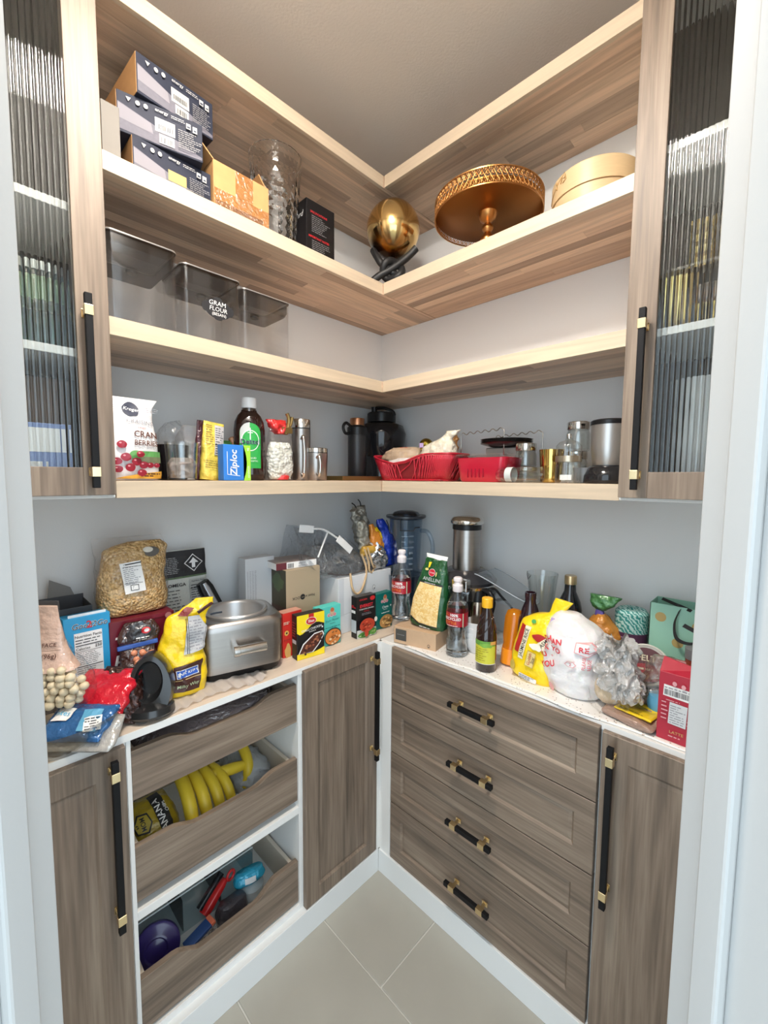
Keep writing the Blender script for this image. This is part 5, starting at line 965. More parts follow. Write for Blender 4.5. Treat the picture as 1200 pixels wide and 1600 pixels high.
a = Art(flat(-.015)); a.text('CHICKEN', -.014, .136, .008, I_RED, bold=.03); a.oval(.028, .136, .012, .008, ink('crest red', (0, 0, 0))); a.text('EVEREST', .0, .113, .0158, ink('bright red', (.75, .03, .05)), bold=.04); a.text('TANDOORI CHICKEN', 0, .102, .0068, I_WHITE); a.text('MASALA', 0, .094, .0065, I_RED); a.lines(-.022, .022, .080, .089, 2, I_GREY, 3, .3); a.poly([(-.044, .030), (-.044, 0), (.044, 0), (.044, .028)], ink('pale grey', (0, 0, 0))); food(a, -.01, .010, .030, .010, (.10, .30, .05), (.75, .80, .55), 9, 10); food(a, .026, .016, .016, .012, (.10, .30, .05), (.6, .7, .3), 8, 8); food(a, -.004, .046, .034, .024, (.50, .05, .02), (.70, .12, .05), 7, 14); a.oval(.030, .062, .007, .009, ink('bone', (.80, .72, .62))); a.oval(-.012, .022, .009, .014, ink('food base 7', (0, 0, 0)), wob=.2); a.build(t); a = Art(sideL(-.044)); a.rect(-.014, .014, .02, .065, ink('label grey', (.50, .55, .60))); a.lines(-.012, .012, .108, .118, 2, I_RED, 2, .6); a.rect(-.012, .010, .090, .100, I_WHITE); a.build(t)
t = carton('spice_box', 'dark green chickpea spice box nearest the corner', 'box', .084, .030, .134, ink('bottle green', (.0, .14, .12)), LW(.302, -.283, z, .030), 90, 'spice boxes along the left worktop'); a = Art(flat(-.015)); mdh(a, .0, .103); a.text('Chana', .0, .082, .013, I_WHITE, bold=.02, shear=.1); a.text('MASALA', .0, .073, .0058, I_WHITE); a.rect(.026, .032, .080, .086, I_WHITE); a.lines(-.02, .024, .058, .064, 1, I_WHITE, 4, .5, .1); food(a, .004, .027, .034, .025, (.50, .26, .08), (.80, .52, .20), 6, 24); a.build(t)
# clear tote bag slumped on the white boxes
GR = film('grey clear vinyl', (.80, .84, .88), .30, .12, 1.3, 34)
t = thing('clear_tote', 'clear vinyl tote bag with white handles and twine loops slumped on the white boxes', 'tote bag', (.150, -.430, z+.2050), 90)
def tot(off):
    def f(a_, b_):
        P = [(-.165, .195), (-.05, .172), (.075, .132), (.185, .034)]; Q = [(-.175, .070), (-.07, .020), (.06, .004), (.165, .002)]
        i = min(2, int(a_*3)); k = a_*3-i; u_ = (P[i][0]+(P[i+1][0]-P[i][0])*k, P[i][1]+(P[i+1][1]-P[i][1])*k); l_ = (Q[i][0]+(Q[i+1][0]-Q[i][0])*k, Q[i][1]+(Q[i+1][1]-Q[i][1])*k)
        x = l_[0]+(u_[0]-l_[0])*b_; zz = l_[1]+(u_[1]-l_[1])*b_; y = off*(1-.7*b_)+.016*noise.noise((x*14, zz*14, off*30)); return (x, y, max(.002, zz+.008*noise.noise((x*22, zz*22, 3+off*9))))
    return f
mb = MB(); mb.grid(tot(-.075), 40, 20); mb.grid(tot(.055), 40, 20); mb.grid(lambda a_, b_: (-.175+.34*a_, -.075+.13*b_, .003+.065*max(0, .5-a_)*1.6), 10, 6); mb.build('vinyl_body', GR, t, smooth=True)
B = Bag([(.0, .02, .13, .05, 0), (.03, .02, .14, .055, 0), (.07, .01, .11, .04, 0), (.11, -.01, .05, .02, 0)], amp=.012, freq=26, seed=12); B.mesh('inner_bag', film('grey inner film', (.97, .97, .97), .45, .18, 1.8, 55, .12, (.9, .88, .86), edge=3), t)
WS = pm('white strap', (.82, .82, .82), .4)
MB().box(-.030, .030, -.003, 0, -.013, .013, Matrix.Translation((-.135, -.055, .185)) @ Matrix.Rotation(R(8), 4, 'Y')).build('handle_pad', WS, t, bevel=.002); MB().box(-.042, .042, -.003, 0, -.013, .013, Matrix.Translation((.012, -.080, .118)) @ Matrix.Rotation(R(40), 4, 'Y')).build('handle_pad', WS, t, bevel=.002)
tube('strap', WS, t, curve([(-.11, -.058, .183), (-.07, -.066, .178), (-.02, -.078, .145)]), .0035, 6); tube('strap', WS, t, [(-.052, -.066, .170), (-.098, -.07, .085)], .003, 6)
TW = pm('jute twine', (.60, .42, .24), .8, bump=.5, bscale=300)
tube('twine_loop', TW, t, curve([(.030, -.092, .012), (.034, -.098, -.040), (.052, -.100, -.066), (.076, -.100, -.060), (.104, -.094, -.020), (.120, -.08, .02), (.106, -.07, .07)]), .0042, 8); tube('twine_loop', TW, t, curve([(.108, -.085, .090), (.124, -.09, .04), (.128, -.09, .008), (.148, -.085, -.004), (.172, -.07, .016), (.174, -.06, .046), (.150, -.06, .066)]), .0042, 8); tube('twine_loop', TW, t, curve([(.128, -.08, .094), (.140, -.085, .05), (.150, -.088, .02), (.168, -.08, .012), (.180, -.07, .03)]), .0038, 8)
tube('dark_hem', pm('dark hem', (.08, .07, .07), .5), t, curve([(-.06, -.078, .022), (.02, -.080, .006), (.10, -.080, .008), (.165, -.078, .012)]), .003, 6)
# foil packets in the corner
t, B = pouch('snack_packet', 'royal blue crisp packet in the corner heap on the white boxes', 'packet', [(0, 0, .030, .004, 0), (.03, 0, .036, .018, 0), (.10, -.004, .032, .020, 0), (.16, -.014, .022, .012, 0), (.20, -.022, .012, .004, 0)], FOILB('royal blue', (.01, .04, .42), .15, .2), (.205, -.140, z+.2050), 70, (0, -10), seed=41)
t, B = pouch('snack_packet', 'orange crisp packet in the corner heap', 'packet', [(0, 0, .020, .006, 0), (.04, 0, .026, .016, 0), (.09, 0, .020, .012, 0), (.125, -.008, .010, .003, 0)], FOILB('orange', (.68, .24, .03), .15, .25), (.210, -.225, z+.262), 75, (0, -12), seed=42)
t, B = pouch('snack_packet', 'yellow packet strip folded over the orange one in the heap', 'packet', [(0, 0, .010, .004, 0), (.05, 0, .014, .010, 0), (.10, 0, .010, .006, 0)], FOILB('bright yellow', (0, 0, 0)), (.214, -.205, z+.275), 75, (0, -20), seed=43)
t, B = pouch('snack_packet', 'crumpled silver foil bag at the bottom of the corner heap', 'packet', [(0, 0, .030, .010, 0), (.025, 0, .046, .026, 0), (.07, -.006, .040, .022, 0), (.11, -.018, .022, .010, 0)], pm('crumpled silver foil', (.60, .60, .60), .22, .9, bump=1, bscale=40), (.205, -.235, z+.2050), 80, (0, -4), amp=.012, freq=30, seed=44)
t, B = pouch('snack_packet', 'grey and tan foil packet tips at the top of the corner heap', 'packet', [(0, 0, .026, .008, 0), (.06, -.006, .034, .016, 0), (.13, -.020, .026, .012, 0), (.165, -.018, .030, .004, 0)], pm('grey foil print', (.30, .28, .24), .3, .5, bump=1, bscale=50, var=.5, vscale=40), (.150, -.240, z+.2900), 80, (0, -6), amp=.010, freq=34, seed=45)
mb = MB(); mb.tube(curve([(-.030, -.01, .155), (-.040, -.012, .172), (-.052, -.012, .182)]), .0022, 6); mb.tube(curve([(-.010, -.01, .16), (-.014, -.012, .18), (-.022, -.012, .192)]), .0022, 6); mb.build('wire_tie', BLKPL, t, smooth=True)
t, B = pouch('snack_packet', 'striped silver and green packet hanging down the left of the heap', 'packet', [(0, 0, .014, .004, 0), (.05, .004, .020, .010, 0), (.11, 0, .016, .008, 0), (.13, 0, .012, .003, 0)], pm('striped packet', (.45, .42, .35), .3, .4, bump=1, bscale=30, var=.6, vscale=60), (.190, -.285, z+.270), 85, (0, -6), amp=.008, freq=40, seed=46)
t, B = pouch('snack_packet', 'amber and green packet lying flat under the orange one', 'packet', [(0, 0, .030, .012, 0), (.02, 0, .034, .018, 0), (.038, 0, .026, .010, 0)], FOILB('honey', (.62, .36, .06), .1, .3), (.205, -.275, z+.262), 80, seed=47)
# ================================================================ drawer contents
t, B = pouch('plastic_bag', 'smoky crinkled plastic bag filling the top scooped drawer', 'bag', [(0, 0, .17, .13, 0), (.04, 0, .19, .150, 0), (.072, 0, .18, .145, 0), (.082, 0, .13, .11, 0)], film('smoky film', (.6, .55, .58), 1.0, .2, 1.6, 34, .5, (.26, .22, .24)), (.190, -.930, .7105), 90, amp=.010, freq=18, seed=51)
t, B = pouch('chips_bag', 'glossy yellow and black banana chips bag in the middle drawer', 'bag', [(0, 0, .045, .05, 0), (.03, 0, .058, .07, 0), (.07, 0, .056, .065, 0), (.105, 0, .045, .04, 0), (.12, 0, .04, .01, 0)], FOILB('dim mustard', (.40, .28, .02), .1, .3), (.250, -1.078, .4615), 90, (-35, 0), seed=52)
a = Art(B.surf); a.rect(.002, .030, .0, .118, I_BLACK, rot=6); a.text('BANANA', .012, .062, .021, I_WHITE, rot=96, bold=.03); a.text('CHIPS', .026, .080, .010, I_WHITE, rot=96, bold=.02); a.poly([(-.042, .045), (-.020, .040), (-.010, .060), (-.016, .085), (-.036, .088), (-.046, .066)], I_BLACK); a.poly([(-.040, .048), (-.022, .044), (-.013, .061), (-.018, .081), (-.034, .084), (-.043, .066)], ink('mustard', (.40, .30, .03))); a.text('MOM', -.028, .064, .013, I_BLACK, rot=90, bold=.03); a.build(t)
BAN = pm('banana skin', (.72, .52, .03), .45, var=.15, vscale=14, bump=.1, bscale=60); BT = pm('banana tip', (.10, .07, .03), .7)
def banana(label, loc, rot, pts, r=.019):
    """pts: spine of the fruit in the thing's own frame, blossom end first"""
    t = thing('banana', label, 'banana', loc, rot, 'bananas in the middle drawer'); P = curve(pts, 5); n = len(P)
    rr = [r*(.30+.70*min(1, max(0, sin(pi*(i+.5)/n))**.5*1.08)) for i in range(n)]
    MB().tube(P, rr, 7).build('skin', BAN, t, smooth=True, subsurf=1)
    d0 = (P[0]-P[1]).normalized(); d1 = (P[-1]-P[-2]).normalized()
    tube('tip', BT, t, [P[0]-d0*.004, P[0]+d0*.005], [.007, .003], 8); tube('stalk', pm('banana stalk', (.45, .38, .06), .6), t, [P[-1]-d1*.004, P[-1]+d1*.022], [.007, .0055], 8)
arc = [(0, -.060, -.030), (0, -.050, .020), (0, -.015, .062), (0, .045, .080), (0, .095, .072)]
for i, (y, lb) in enumerate(((-.998, 'yellow banana of the bunch next to the banana chips bag'), (-.961, 'second banana of the bunch, counted from the banana chips bag'), (-.925, 'third banana of the bunch, counted from the banana chips bag'), (-.892, 'last and darkest banana of the bunch in the middle drawer'))):
    banana(lb, (.250-.004*i, y, .505-.004*i), 86+4*i, [(x, yy*(1-.05*i), zz*(1-.06*i)) for x, yy, zz in arc], .0195-.001*i)
banana('loose yellow banana lying above the bunch, tip towards the drawer side', (.215, -.870, .535), 96, [(.060, -.012, .0), (.030, -.014, .010), (-.015, -.006, .016), (-.065, .012, .014), (-.10, .03, .006)], .019)
banana('spotted banana standing beside the white paper in the middle drawer', (.200, -.808, .500), 80, [(-.01, -.045, -.02), (.004, -.040, .02), (.010, -.012, .05), (.006, .03, .070), (0, .06, .076)], .018)
t, B = pouch('paper_bag', 'crumpled white paper in the far corner of the middle drawer', 'paper', [(0, 0, .05, .10, 0), (.03, 0, .052, .11, 0), (.06, .004, .040, .09, 0), (.078, 0, .02, .05, 0)], pm('dull white paper', (.42, .44, .46), .7, bump=1, bscale=24), (.17, -.785, .4615), 90, amp=.012, freq=24, seed=53)
# bottom drawer
zb_ = .1295; t = thing('divider_tray', 'clear plastic divider bin with a tall front pane in the bottom drawer', 'organiser', (.185, -.935, zb_), 90)
CP = film('clear divider', (.80, .86, .88), .15, .1, 0); box('pane', CP, t, -.185, .145, -.035, -.032, .0, .118, .001); box('pane', CP, t, -.185, .145, .125, .128, .0, .10, .001); box('pane', CP, t, -.185, -.182, -.032, .125, .0, .10, .001); box('pane', CP, t, .142, .145, -.032, .125, 0, .10, .001)
for x in (-.07, .04): box('divider', pm('dark divider', (.04, .05, .06), .4), t, x, x+.002, -.030, .124, .002, .095, 0)
tube('rim', pm('frosted rim', (.50, .55, .56), .3), t, [(-.185, -.0335, .119), (.145, -.0335, .119)], .0022, 6)
t = thing('purple_lid', 'round dark purple plastic lid leaning at the near end of the bottom drawer', 'lid', (.255, -1.085, zb_+.052), 70, tilt=(62, 0))
lathe('lid', pm('deep purple plastic', (.035, .02, .14), .28, coat=.3), t, [(0, .010), (.030, .012), (.036, .006), (.050, .006), (.056, .002), (.057, -.008), (.054, -.008), (.052, .0), (0, .002)], 44, 50); lathe('grip_ring', pm('deep purple plastic', (0, 0, 0)), t, [(.030, .010), (.032, .016), (.028, .017), (.024, .012)], 44, 60, closed=False)
t = thing('red_tool', 'glossy red handled kitchen tool in the bottom drawer', 'tool', (.235, -.955, zb_+.030), 105, tilt=(0, -18))
loft(MB(), [([(x, y) for x, y in rrect(.020, .026, .006)], -.0), (rrect(.028, .030, .008), .02), (rrect(.022, .026, .008), .075), (rrect(.016, .02, .006), .09)], ).build('body', pm('tool red', (.55, .02, .02), .25), t, smooth=40).rotation_euler = (0, R(78), 0)
mb = MB(); mb.tube([(.100+.013*cos(2*pi*i/20), -.014, .024+.013*sin(2*pi*i/20)) for i in range(20)], .004, 8, True); mb.build('hanging_ring', pm('tool red', (0, 0, 0)), t, smooth=True); tube('black_core', BLKPL, t, [(.0, .012, .014), (.09, .012, .034)], .010, 10)
t = carton('foil_box', 'silver foil wrapped little box with a blue and orange lid, bottom drawer', 'box', .080, .030, .026, pm('crinkled silver', (.50, .50, .52), .25, .8, bump=1, bscale=50), (.296, -.985, zb_+.024), 98, tilt=(0, -10)); box('lid', ink('deep blue', (.02, .06, .20)), t, -.040, .028, -.015, .015, .026, .034, .001); box('lid_end', ink('coral', (.70, .16, .08)), t, .028, .040, -.015, .015, .026, .035, .001)
t, B = pouch('wipe_packet', 'shiny cyan packet lying at the far side of the bottom drawer', 'packet', [(0, 0, .040, .015, 0), (.012, 0, .046, .022, 0), (.03, 0, .042, .016, 0)], FOILB('cyan', (.03, .40, .60), .1, .2), (.240, -.815, zb_+.040), 80, seed=61); a = Art(B.surf); a.rect(-.018, .014, .014, .026, I_WHITE, rot=-4); a.build(t)
t, B = pouch('grey_pouch', 'dark grey pouch between the red tool and the cyan packet', 'pouch', [(0, 0, .040, .02, 0), (.02, 0, .044, .028, 0), (.045, 0, .034, .018, 0)], FOILB('slate', (.08, .07, .08), .2, .3), (.270, -.885, zb_+.004), 88, seed=62)
t, B = pouch('white_tub', 'pale plastic tub under the cyan packet in the bottom drawer', 'tub', [(0, 0, .030, .03, 0), (.01, 0, .034, .034, 0), (.036, 0, .036, .036, 0)], pm('pale tub', (.50, .55, .56), .4), (.250, -.812, zb_), 90, amp=0, eexp=1)
# ================================================================ right worktop
z = CT+.0036
# blue blender jar standing on its base collar in the corner
t = thing('blender_jar', 'tall blue tinted blender jar with lid and side handle in the corner', 'jug', (.270, -.128, z), 45)
lathe('jar_wall', BLUEPL, t, [(.054, .175), (.057, .18), (.066, .40), (.068, .405), (.065, .402), (.054, .185), (0, .180)], 40, 50)
lathe('base_bowl', film('dark blue tint', (.62, .70, .77), .2, .08, 0), t, [(.050, 0), (.058, .004), (.070, .135), (.073, .178), (.070, .178), (.055, .010), (0, .008)], 40, 50)
lathe('lid', film('smoke blue lid', (.30, .35, .42), .25, .1, 0), t, [(.066, .400), (.078, .406), (.079, .414), (.058, .416), (.048, .428), (.026, .434), (0, .434)], 40, 40)
lathe('lid_ring', pm('dark smoke rim', (.03, .035, .045), .3), t, [(.0795, .407), (.0805, .411), (.0795, .415), (.0785, .411), (.0795, .407)], 40, closed=False)
tube('handle', BLUEPL, t, curve([(.058, -.02, .355), (.085, -.040, .350), (.103, -.048, .30), (.095, -.044, .235), (.070, -.028, .195), (.055, -.02, .190)]), .0085, 10)
tube('lid_latch', pm('dark smoke rim', (0, 0, 0)), t, [(-.026, -.066, .405), (-.026, -.068, .360), (.026, -.068, .360), (.030, -.066, .372), (.05, -.048, .372)], .0025, 6); tube('spout_edge', pm('dark smoke rim', (0, 0, 0)), t, curve([(-.079, -.01, .395), (-.070, -.025, .372), (-.065, -.03, .350), (-.058, -.034, .345)]), .002, 6)
a = Art(lambda x, zz, o_: ((.063+o_)*sin(x/.063), -(.063+(zz-.3)*.05+o_)*cos(x/.063), zz)); gm = pm('scale print', (.35, .42, .50), .4)
for i in range(7): a.rect(-.020, -.004 if i % 2 else .006, .205+.022*i, .2065+.022*i, gm); a.text(str(200*(i+1)), .016, .206+.022*i, .010, gm)
a.build(t, 'scale_marks')
# flat kraft box carrying the bottle and the green bag
t = carton('kraft_box', 'flat kraft box at the corner carrying the green pasta bag', 'box', .158, .115, .058, pm('kraft flat', (.56, .38, .24), .7, var=.06, vscale=70), (.490, -.288, z), 12)
a = Art(flat(-.0575)); a.rect(-.072, -.030, .012, .050, ink('slate label', (.07, .07, .065))); a.lines(-.066, -.036, .030, .033, 1, I_GREY, 4, .6, .1); a.oval(.054, .014, .005, .006, I_BLACK); a.oval(.054, .014, .0035, .0045, ink('kraft ink', (.56, .38, .24))); a.oval(.054, .012, .0015, .002, I_BLACK); a.build(t)
def water(loc, rot, label, lvl):
    t = thing('water_bottle', label, 'bottle', loc, rot, 'clear water bottles with red labels')
    prof = [(.022, .003), (.030, .000), (.0345, .006), (.0335, .014), (.0345, .02), (.0335, .028), (.0345, .036), (.0325, .046), (.029, .062), (.0275, .078), (.0305, .092), (.034, .100), (.034, .142), (.0345, .150), (.033, .165), (.026, .182), (.016, .200), (.0135, .206), (.0135, .214)]
    lathe('bottle_wall', WATER, t, prof, 36, 60, closed=False); mb = MB()
    for k in range(12): a_ = 2*pi*k/12; mb.tube([(.0335*cos(a_), .0335*sin(a_), .040), (.0282*cos(a_), .0282*sin(a_), .062), (.0270*cos(a_), .0270*sin(a_), .078), (.0305*cos(a_), .0305*sin(a_), .092)], .0016, 5)
    mb.build('moulded_rib', WATER, t, smooth=True); mb = MB().lathe([(.030, .003)]+[(r-.0012, zz) for r, zz in prof[2:] if zz < lvl]+[(.0325, lvl), (0, lvl)], 36); mb.build('water', glass('bottled water '+str(lvl), (.97, .99, 1), 0, 1.33), t, smooth=50)
    lathe('label_wrap', ink('water label red', (.42, .015, .03), .35), t, [(.0349, .100), (.0349, .144)], 40, closed=False); lathe('cap', pm('frosted sport cap', (.82, .76, .78), .35), t, [(.0155, .206), (.0165, .208), (.0165, .226), (.012, .230), (.0115, .236), (.0145, .240), (.0145, .248), (.010, .252), (0, .252)], 28)
    a = Art(cyl(.0352)); a.text("I'M A", -.022, .135, .0085, I_ORANGE, bold=.02); a.text('100%', .004, .136, .0125, I_WHITE, bold=.06); a.text('RECYCLED', -.002, .1245, .0118, I_WHITE, bold=.05); a.text('BOTTLE', -.008, .112, .0115, I_ORANGE, bold=.04); a.lines(-.02, .02, .1015, .105, 1, I_WHITE, 3, .5); a.rect(.031, .034, .100, .144, ink('mint bar', (.5, .65, .45))); a.build(t); return t
water((.396, -.292, z+.0586), 18, 'water bottle with red label standing on the kraft box', .155)
water((.634, -.290, z), 10, 'water bottle with red label standing on the speckled liner', .168)
# green pasta bag
t = thing('pasta_bag', 'tall dark green and gold pasta bag leaning on the kraft box', 'bag', (.512, -.280, z+.0586), 10, tilt=(-3, 5))
B = Bag([(0, 0, .058, .026, 0), (.008, 0, .064, .032, 0), (.05, 0, .066, .034, 0), (.12, 0, .060, .032, 0), (.18, 0, .048, .024, 0), (.215, 0, .040, .012, 0), (.235, 0, .038, .004, 0)], e=.6, amp=.002, freq=20, seed=71)
B.mesh('bag_body', FOILB('pine green', (.012, .085, .025), .05, .25), t); Bag([(.232, 0, .037, .005, 0), (.248, .0, .040, .002, .0)], seed=1).mesh('paper_top', PAPER, t, m=4)
a = Art(B.surf); PST = kernels('printed pasta', (.80, .50, .15), (.93, .74, .40), 220, .0); a.poly([(-.058, .028), (-.020, .012), (.044, .014), (.042, .150), (-.036, .152), (-.056, .09)], PST); a.poly([(-.056, .026), (-.020, .010), (.045, .012), (.045, .016), (-.020, .015), (-.055, .031)], I_BLACK); a.rect(-.040, .044, .152, .157, I_BLACK, rot=-1); a.text('SEMOLINA PASTA', .0, .1545, .005, I_WHITE); a.text('ANELLINI', .004, .167, .0165, ink('silver text', (.50, .55, .52)), bold=.02, sx=.9); a.oval(.0, .190, .0125, .0125, I_WHITE); a.oval(.0, .190, .0115, .0115, ink('seal red', (.55, .01, .03))); a.text('Divella', .0, .190, .0062, I_WHITE, shear=.3, bold=.02); a.poly([(-.018, .222), (-.008, .224), (-.012, .206), (-.017, .203)], I_YEL); a.oval(-.020, .198, .006, .004, ink('corn', (.7, .6, .2))); a.oval(.017, .188, .002, .008, ink('corn', (0, 0, 0))); a.lines(-.016, .036, .003, .009, 1, I_WHITE, 5, .5); a.build(t)
a = Art(sideR(.061)); 
t2 = t
# centrifugal juicer
t = thing('juicer', 'steel juicer with tall feed chute, clear collar and black motor base', 'juicer', (.572, -.150, z), 0)
lathe('motor_base', BLKPL, t, [(.056, 0), (.060, .004), (.060, .10), (.084, .140), (.086, .150), (0, .150)], 40, 50); 
lathe('bowl', film('smoky juicer bowl', (.20, .20, .20), .35, .1, 0, 1, .2, (.10, .10, .10)), t, [(.086, .150), (.098, .158), (.102, .200), (.098, .215), (0, .215)], 44, 50); lathe('filter_basket', STEEL2, t, [(.070, .160), (.086, .205), (0, .205)], 40)
lathe('lid', pm('smoked black lid', (.035, .035, .04), .12), t, [(.104, .206), (.106, .216), (.090, .234), (.062, .250), (0, .250)], 44, 50); lathe('lid_band', STEEL2, t, [(.107, .196), (.1075, .204), (.105, .206)], 44, closed=False)
lathe('feed_chute', STEEL, t, [(.047, .240), (.047, .395), (0, .395)], 44); lathe('pusher_neck', BLKPL, t, [(.050, .388), (.050, .405), (0, .405)], 40); lathe('pusher_cap', STEEL2, t, [(.052, .405), (.057, .410), (.057, .420), (.048, .430), (.025, .434), (0, .435)], 44, 60)
box('steel_front', STEEL2, t, .016, .076, -.112, -.085, .196, .236, .004); tube('spout', BLKPL, t, [(.030, -.10, .200), (.034, -.115, .175), (.036, -.118, .160)], .018, 14)
# clear pulp container reaching out to the right
CLP = film('clear grey pulp bin', (.72, .78, .82), .22, .08, .3, 12, edge=2.2)
def pulp(a_, b_):
    L_ = .075+.185*a_; w_ = .085*math.sqrt(max(0, 1-(max(0, a_-.15)/.87)**3)); return (L_, w_*(2*b_-1)*.75, .250-.048*a_-.05*a_*a_ if False else .252-.075*a_**1.3)
mb = MB(); mb.grid(pulp, 30, 12); mb.grid(lambda a_, b_: (lambda p: (p[0], p[1]*.9, p[2]-.060*(1-a_)**.6-.012))(pulp(a_, b_)), 30, 12); mb.build('pulp_cover', CLP, t, smooth=True)
tube('cover_rim', pm('grey clear rim', (.35, .40, .44), .3), t, [pulp(i/30, 0) for i in range(31)]+[pulp(1-i/30, 1) for i in range(31)], .0018, 6)
tube('power_cord', BLKPL, t, curve([(.075, .02, .190), (.115, .0, .196), (.150, -.01, .175), (.185, -.01, .150), (.225, -.01, .125), (.240, -.01, .080), (.238, .0, .01)]), .0042, 8)
# steel flask with black shoulder standing before the juicer
t = thing('steel_flask', 'brown steel flask with black handle between the two clear things, above the bowls', 'flask', (.648, -.190, z+.0))
lathe('flask_body', pm('bronze steel', (.42, .34, .27), .25, 1), t, [(.025, 0), (.027, .004), (.027, .13), (.024, .160), (.018, .176), (0, .176)], 36); lathe('lid', BLKPL, t, [(.0255, .158), (.024, .185), (.018, .200), (0, .202)], 30); tube('handle', BLKPL, t, curve([(.020, -.0, .195), (.048, -.005, .190), (.058, -.005, .165), (.050, -.005, .125), (.034, 0, .11)]), .009, 10)
# stack of white bowls
for i in range(4):
    t = thing('white_bowl', ('lowest', 'second', 'third', 'topmost')[i]+' of four nested white bowls behind the yellow-capped bottle', 'bowl', (.668, -.228, z+.018*i), group='nested white bowls')
    lathe('bowl', pm('white glaze', (.82, .83, .84), .2, coat=.4), t, [(.020, 0), (.022, .002), (.034, .022), (.038, .050), (.036, .050), (.032, .024), (.018, .008), (0, .007)], 36, 50)
# sauce bottle with yellow cap
t = thing('sauce_bottle', 'dark sauce bottle with yellow cap and green-yellow label', 'bottle', (.757, -.318, z), 10)
lathe('bottle_body', DB, t, [(.026, 0), (.0295, .004), (.030, .095), (.0285, .118), (.021, .148), (.015, .170), (.0125, .180), (.0125, .195), (0, .195)], 36, 50)
mb = MB()
for k in range(8): mb.tube([((.0292-.0024*j)*cos(.785*k+.28*j), (.0292-.0024*j)*sin(.785*k+.28*j), .115+.010*j) for j in range(6)], .0018, 5)
mb.build('twisted_rib', DB, t, smooth=True); lathe('cap', pm('amber cap', (.90, .48, .02), .35), t, [(.0155, .188), (.016, .190), (.016, .214), (.0145, .216), (0, .216)], 28)
a = Art(cyl(.0301)); LB = ink('label lime', (.62, .60, .05)); a.rect(-.040, .040, .026, .094, LB); a.rect(-.040, .040, .080, .094, ink('label green', (.12, .32, .05))); a.oval(.012, .082, .020, .006, ink('leaf mid', (.20, .42, .06)), wob=.4); a.rect(.022, .040, .084, .094, ink('label orange', (.70, .35, .08))); a.lines(-.024, .020, .034, .074, 6, ink('label text', (.35, .28, .02)), 3, .3); a.rect(-.04, .04, .0265, .028, I_WHITE); a.build(t)
# translucent orange bottle leaning
OR = film('orange plastic', (.95, .42, .03), .2, .15, 0, 1, .45, (.85, .30, .01))
t = thing('orange_bottle', 'translucent orange squeeze bottle lying back behind the sauce bottle', 'bottle', (.790, -.238, z), 0, tilt=(-12, 0))
lathe('bottle_wall', OR, t, [(.020, .0), (.024, .004), (.026, .05), (.024, .06), (.028, .085), (.029, .14), (.024, .160), (.010, .168), (0, .168)], 36, 50); lathe('orange_lid', pm('solid orange', (.88, .28, .01), .35), t, [(.021, -.0), (.027, .003), (.027, .045), (.024, .048), (0, .048)], 32)
# dark brown bottle
t = thing('brown_bottle', 'open dark brown glass bottle beside the yellow rice bag', 'bottle', (.836, -.205, z)); lathe('bottle_body', pm('dark plum glass', (.022, .007, .012), .07, coat=.7), t, [(.034, 0), (.037, .004), (.0385, .09), (.034, .140), (.022, .180), (.0155, .198), (.0160, .200), (.0150, .204), (.0165, .210), (.0165, .226), (.0135, .226), (.0135, .205), (0, .200)], 40, 50)
# measuring glass
t = thing('measuring_glass', 'clear flared measuring beaker with a pouring lip near the wall', 'beaker', (.828, -.108, z+.0)); lathe('glass_wall', TGLASS, t, [(.030, 0), (.032, .004), (.036, .17), (.047, .268), (.0455, .268), (.034, .17), (.030, .008), (0, .008)], 40, 50); tube('lip', pm('dark lip line', (.08, .08, .08), .3), t, [(-.046, -.010, .268), (-.034, -.036, .264), (-.028, -.042, .250), (-.018, -.044, .264)], .0012, 5)
# dark bottle with gold cap
t = thing('oil_bottle', 'near-black glass bottle with gold screw cap against the wall', 'bottle', (.912, -.100, z)); lathe('bottle_body', pm('black green glass', (.006, .007, .010), .08, coat=.6), t, [(.032, 0), (.035, .004), (.035, .170), (.030, .195), (.017, .225), (.0155, .248), (0, .248)], 36, 50); lathe('cap', pm('champagne cap', (.55, .42, .24), .3, .9), t, [(.0175, .247), (.0175, .270), (.0160, .273), (0, .273)], 28)
# yellow rice bag
t = thing('rice_bag', 'bright yellow jasmine rice bag twisted shut at the top', 'bag', (.880, -.262, z), -4, tilt=(-4, 6))
YF = FOILB('rice yellow', (.93, .66, .01), 0, .3, 22)
B = Bag([(0, 0, .054, .036, 0), (.010, 0, .062, .044, 0), (.06, 0, .064, .048, 0), (.12, 0, .060, .044, 0), (.155, .000, .054, .034, 0), (.180, .012, .036, .020, .006), (.192, .022, .015, .012, .01), (.204, .028, .016, .010, .012), (.238, .042, .024, .003, .012)], e=.65, amp=.003, freq=22, seed=81); B.mesh('bag_body', YF, t)
a = Art(B.surf); a.rect(-.044, -.030, .070, .150, ink('rice red', (.45, .02, .02)), rot=-3); a.rect(-.029, -.014, .056, .150, I_CREAM, rot=-3); a.text('JASMINE RICE', -.0215, .103, .0145, I_BLACK, rot=87, bold=.02, sx=.92); a.oval(.020, .130, .022, .010, ink('rice red', (0, 0, 0)), wob=.2); a.rect(.016, .050, .108, .130, I_CREAM, rot=50); a.text('JASMINE', .035, .128, .013, I_BLACK, rot=62, bold=.03); a.oval(.014, .104, .018, .008, ink('rice white', (.9, .88, .75)), wob=.3)
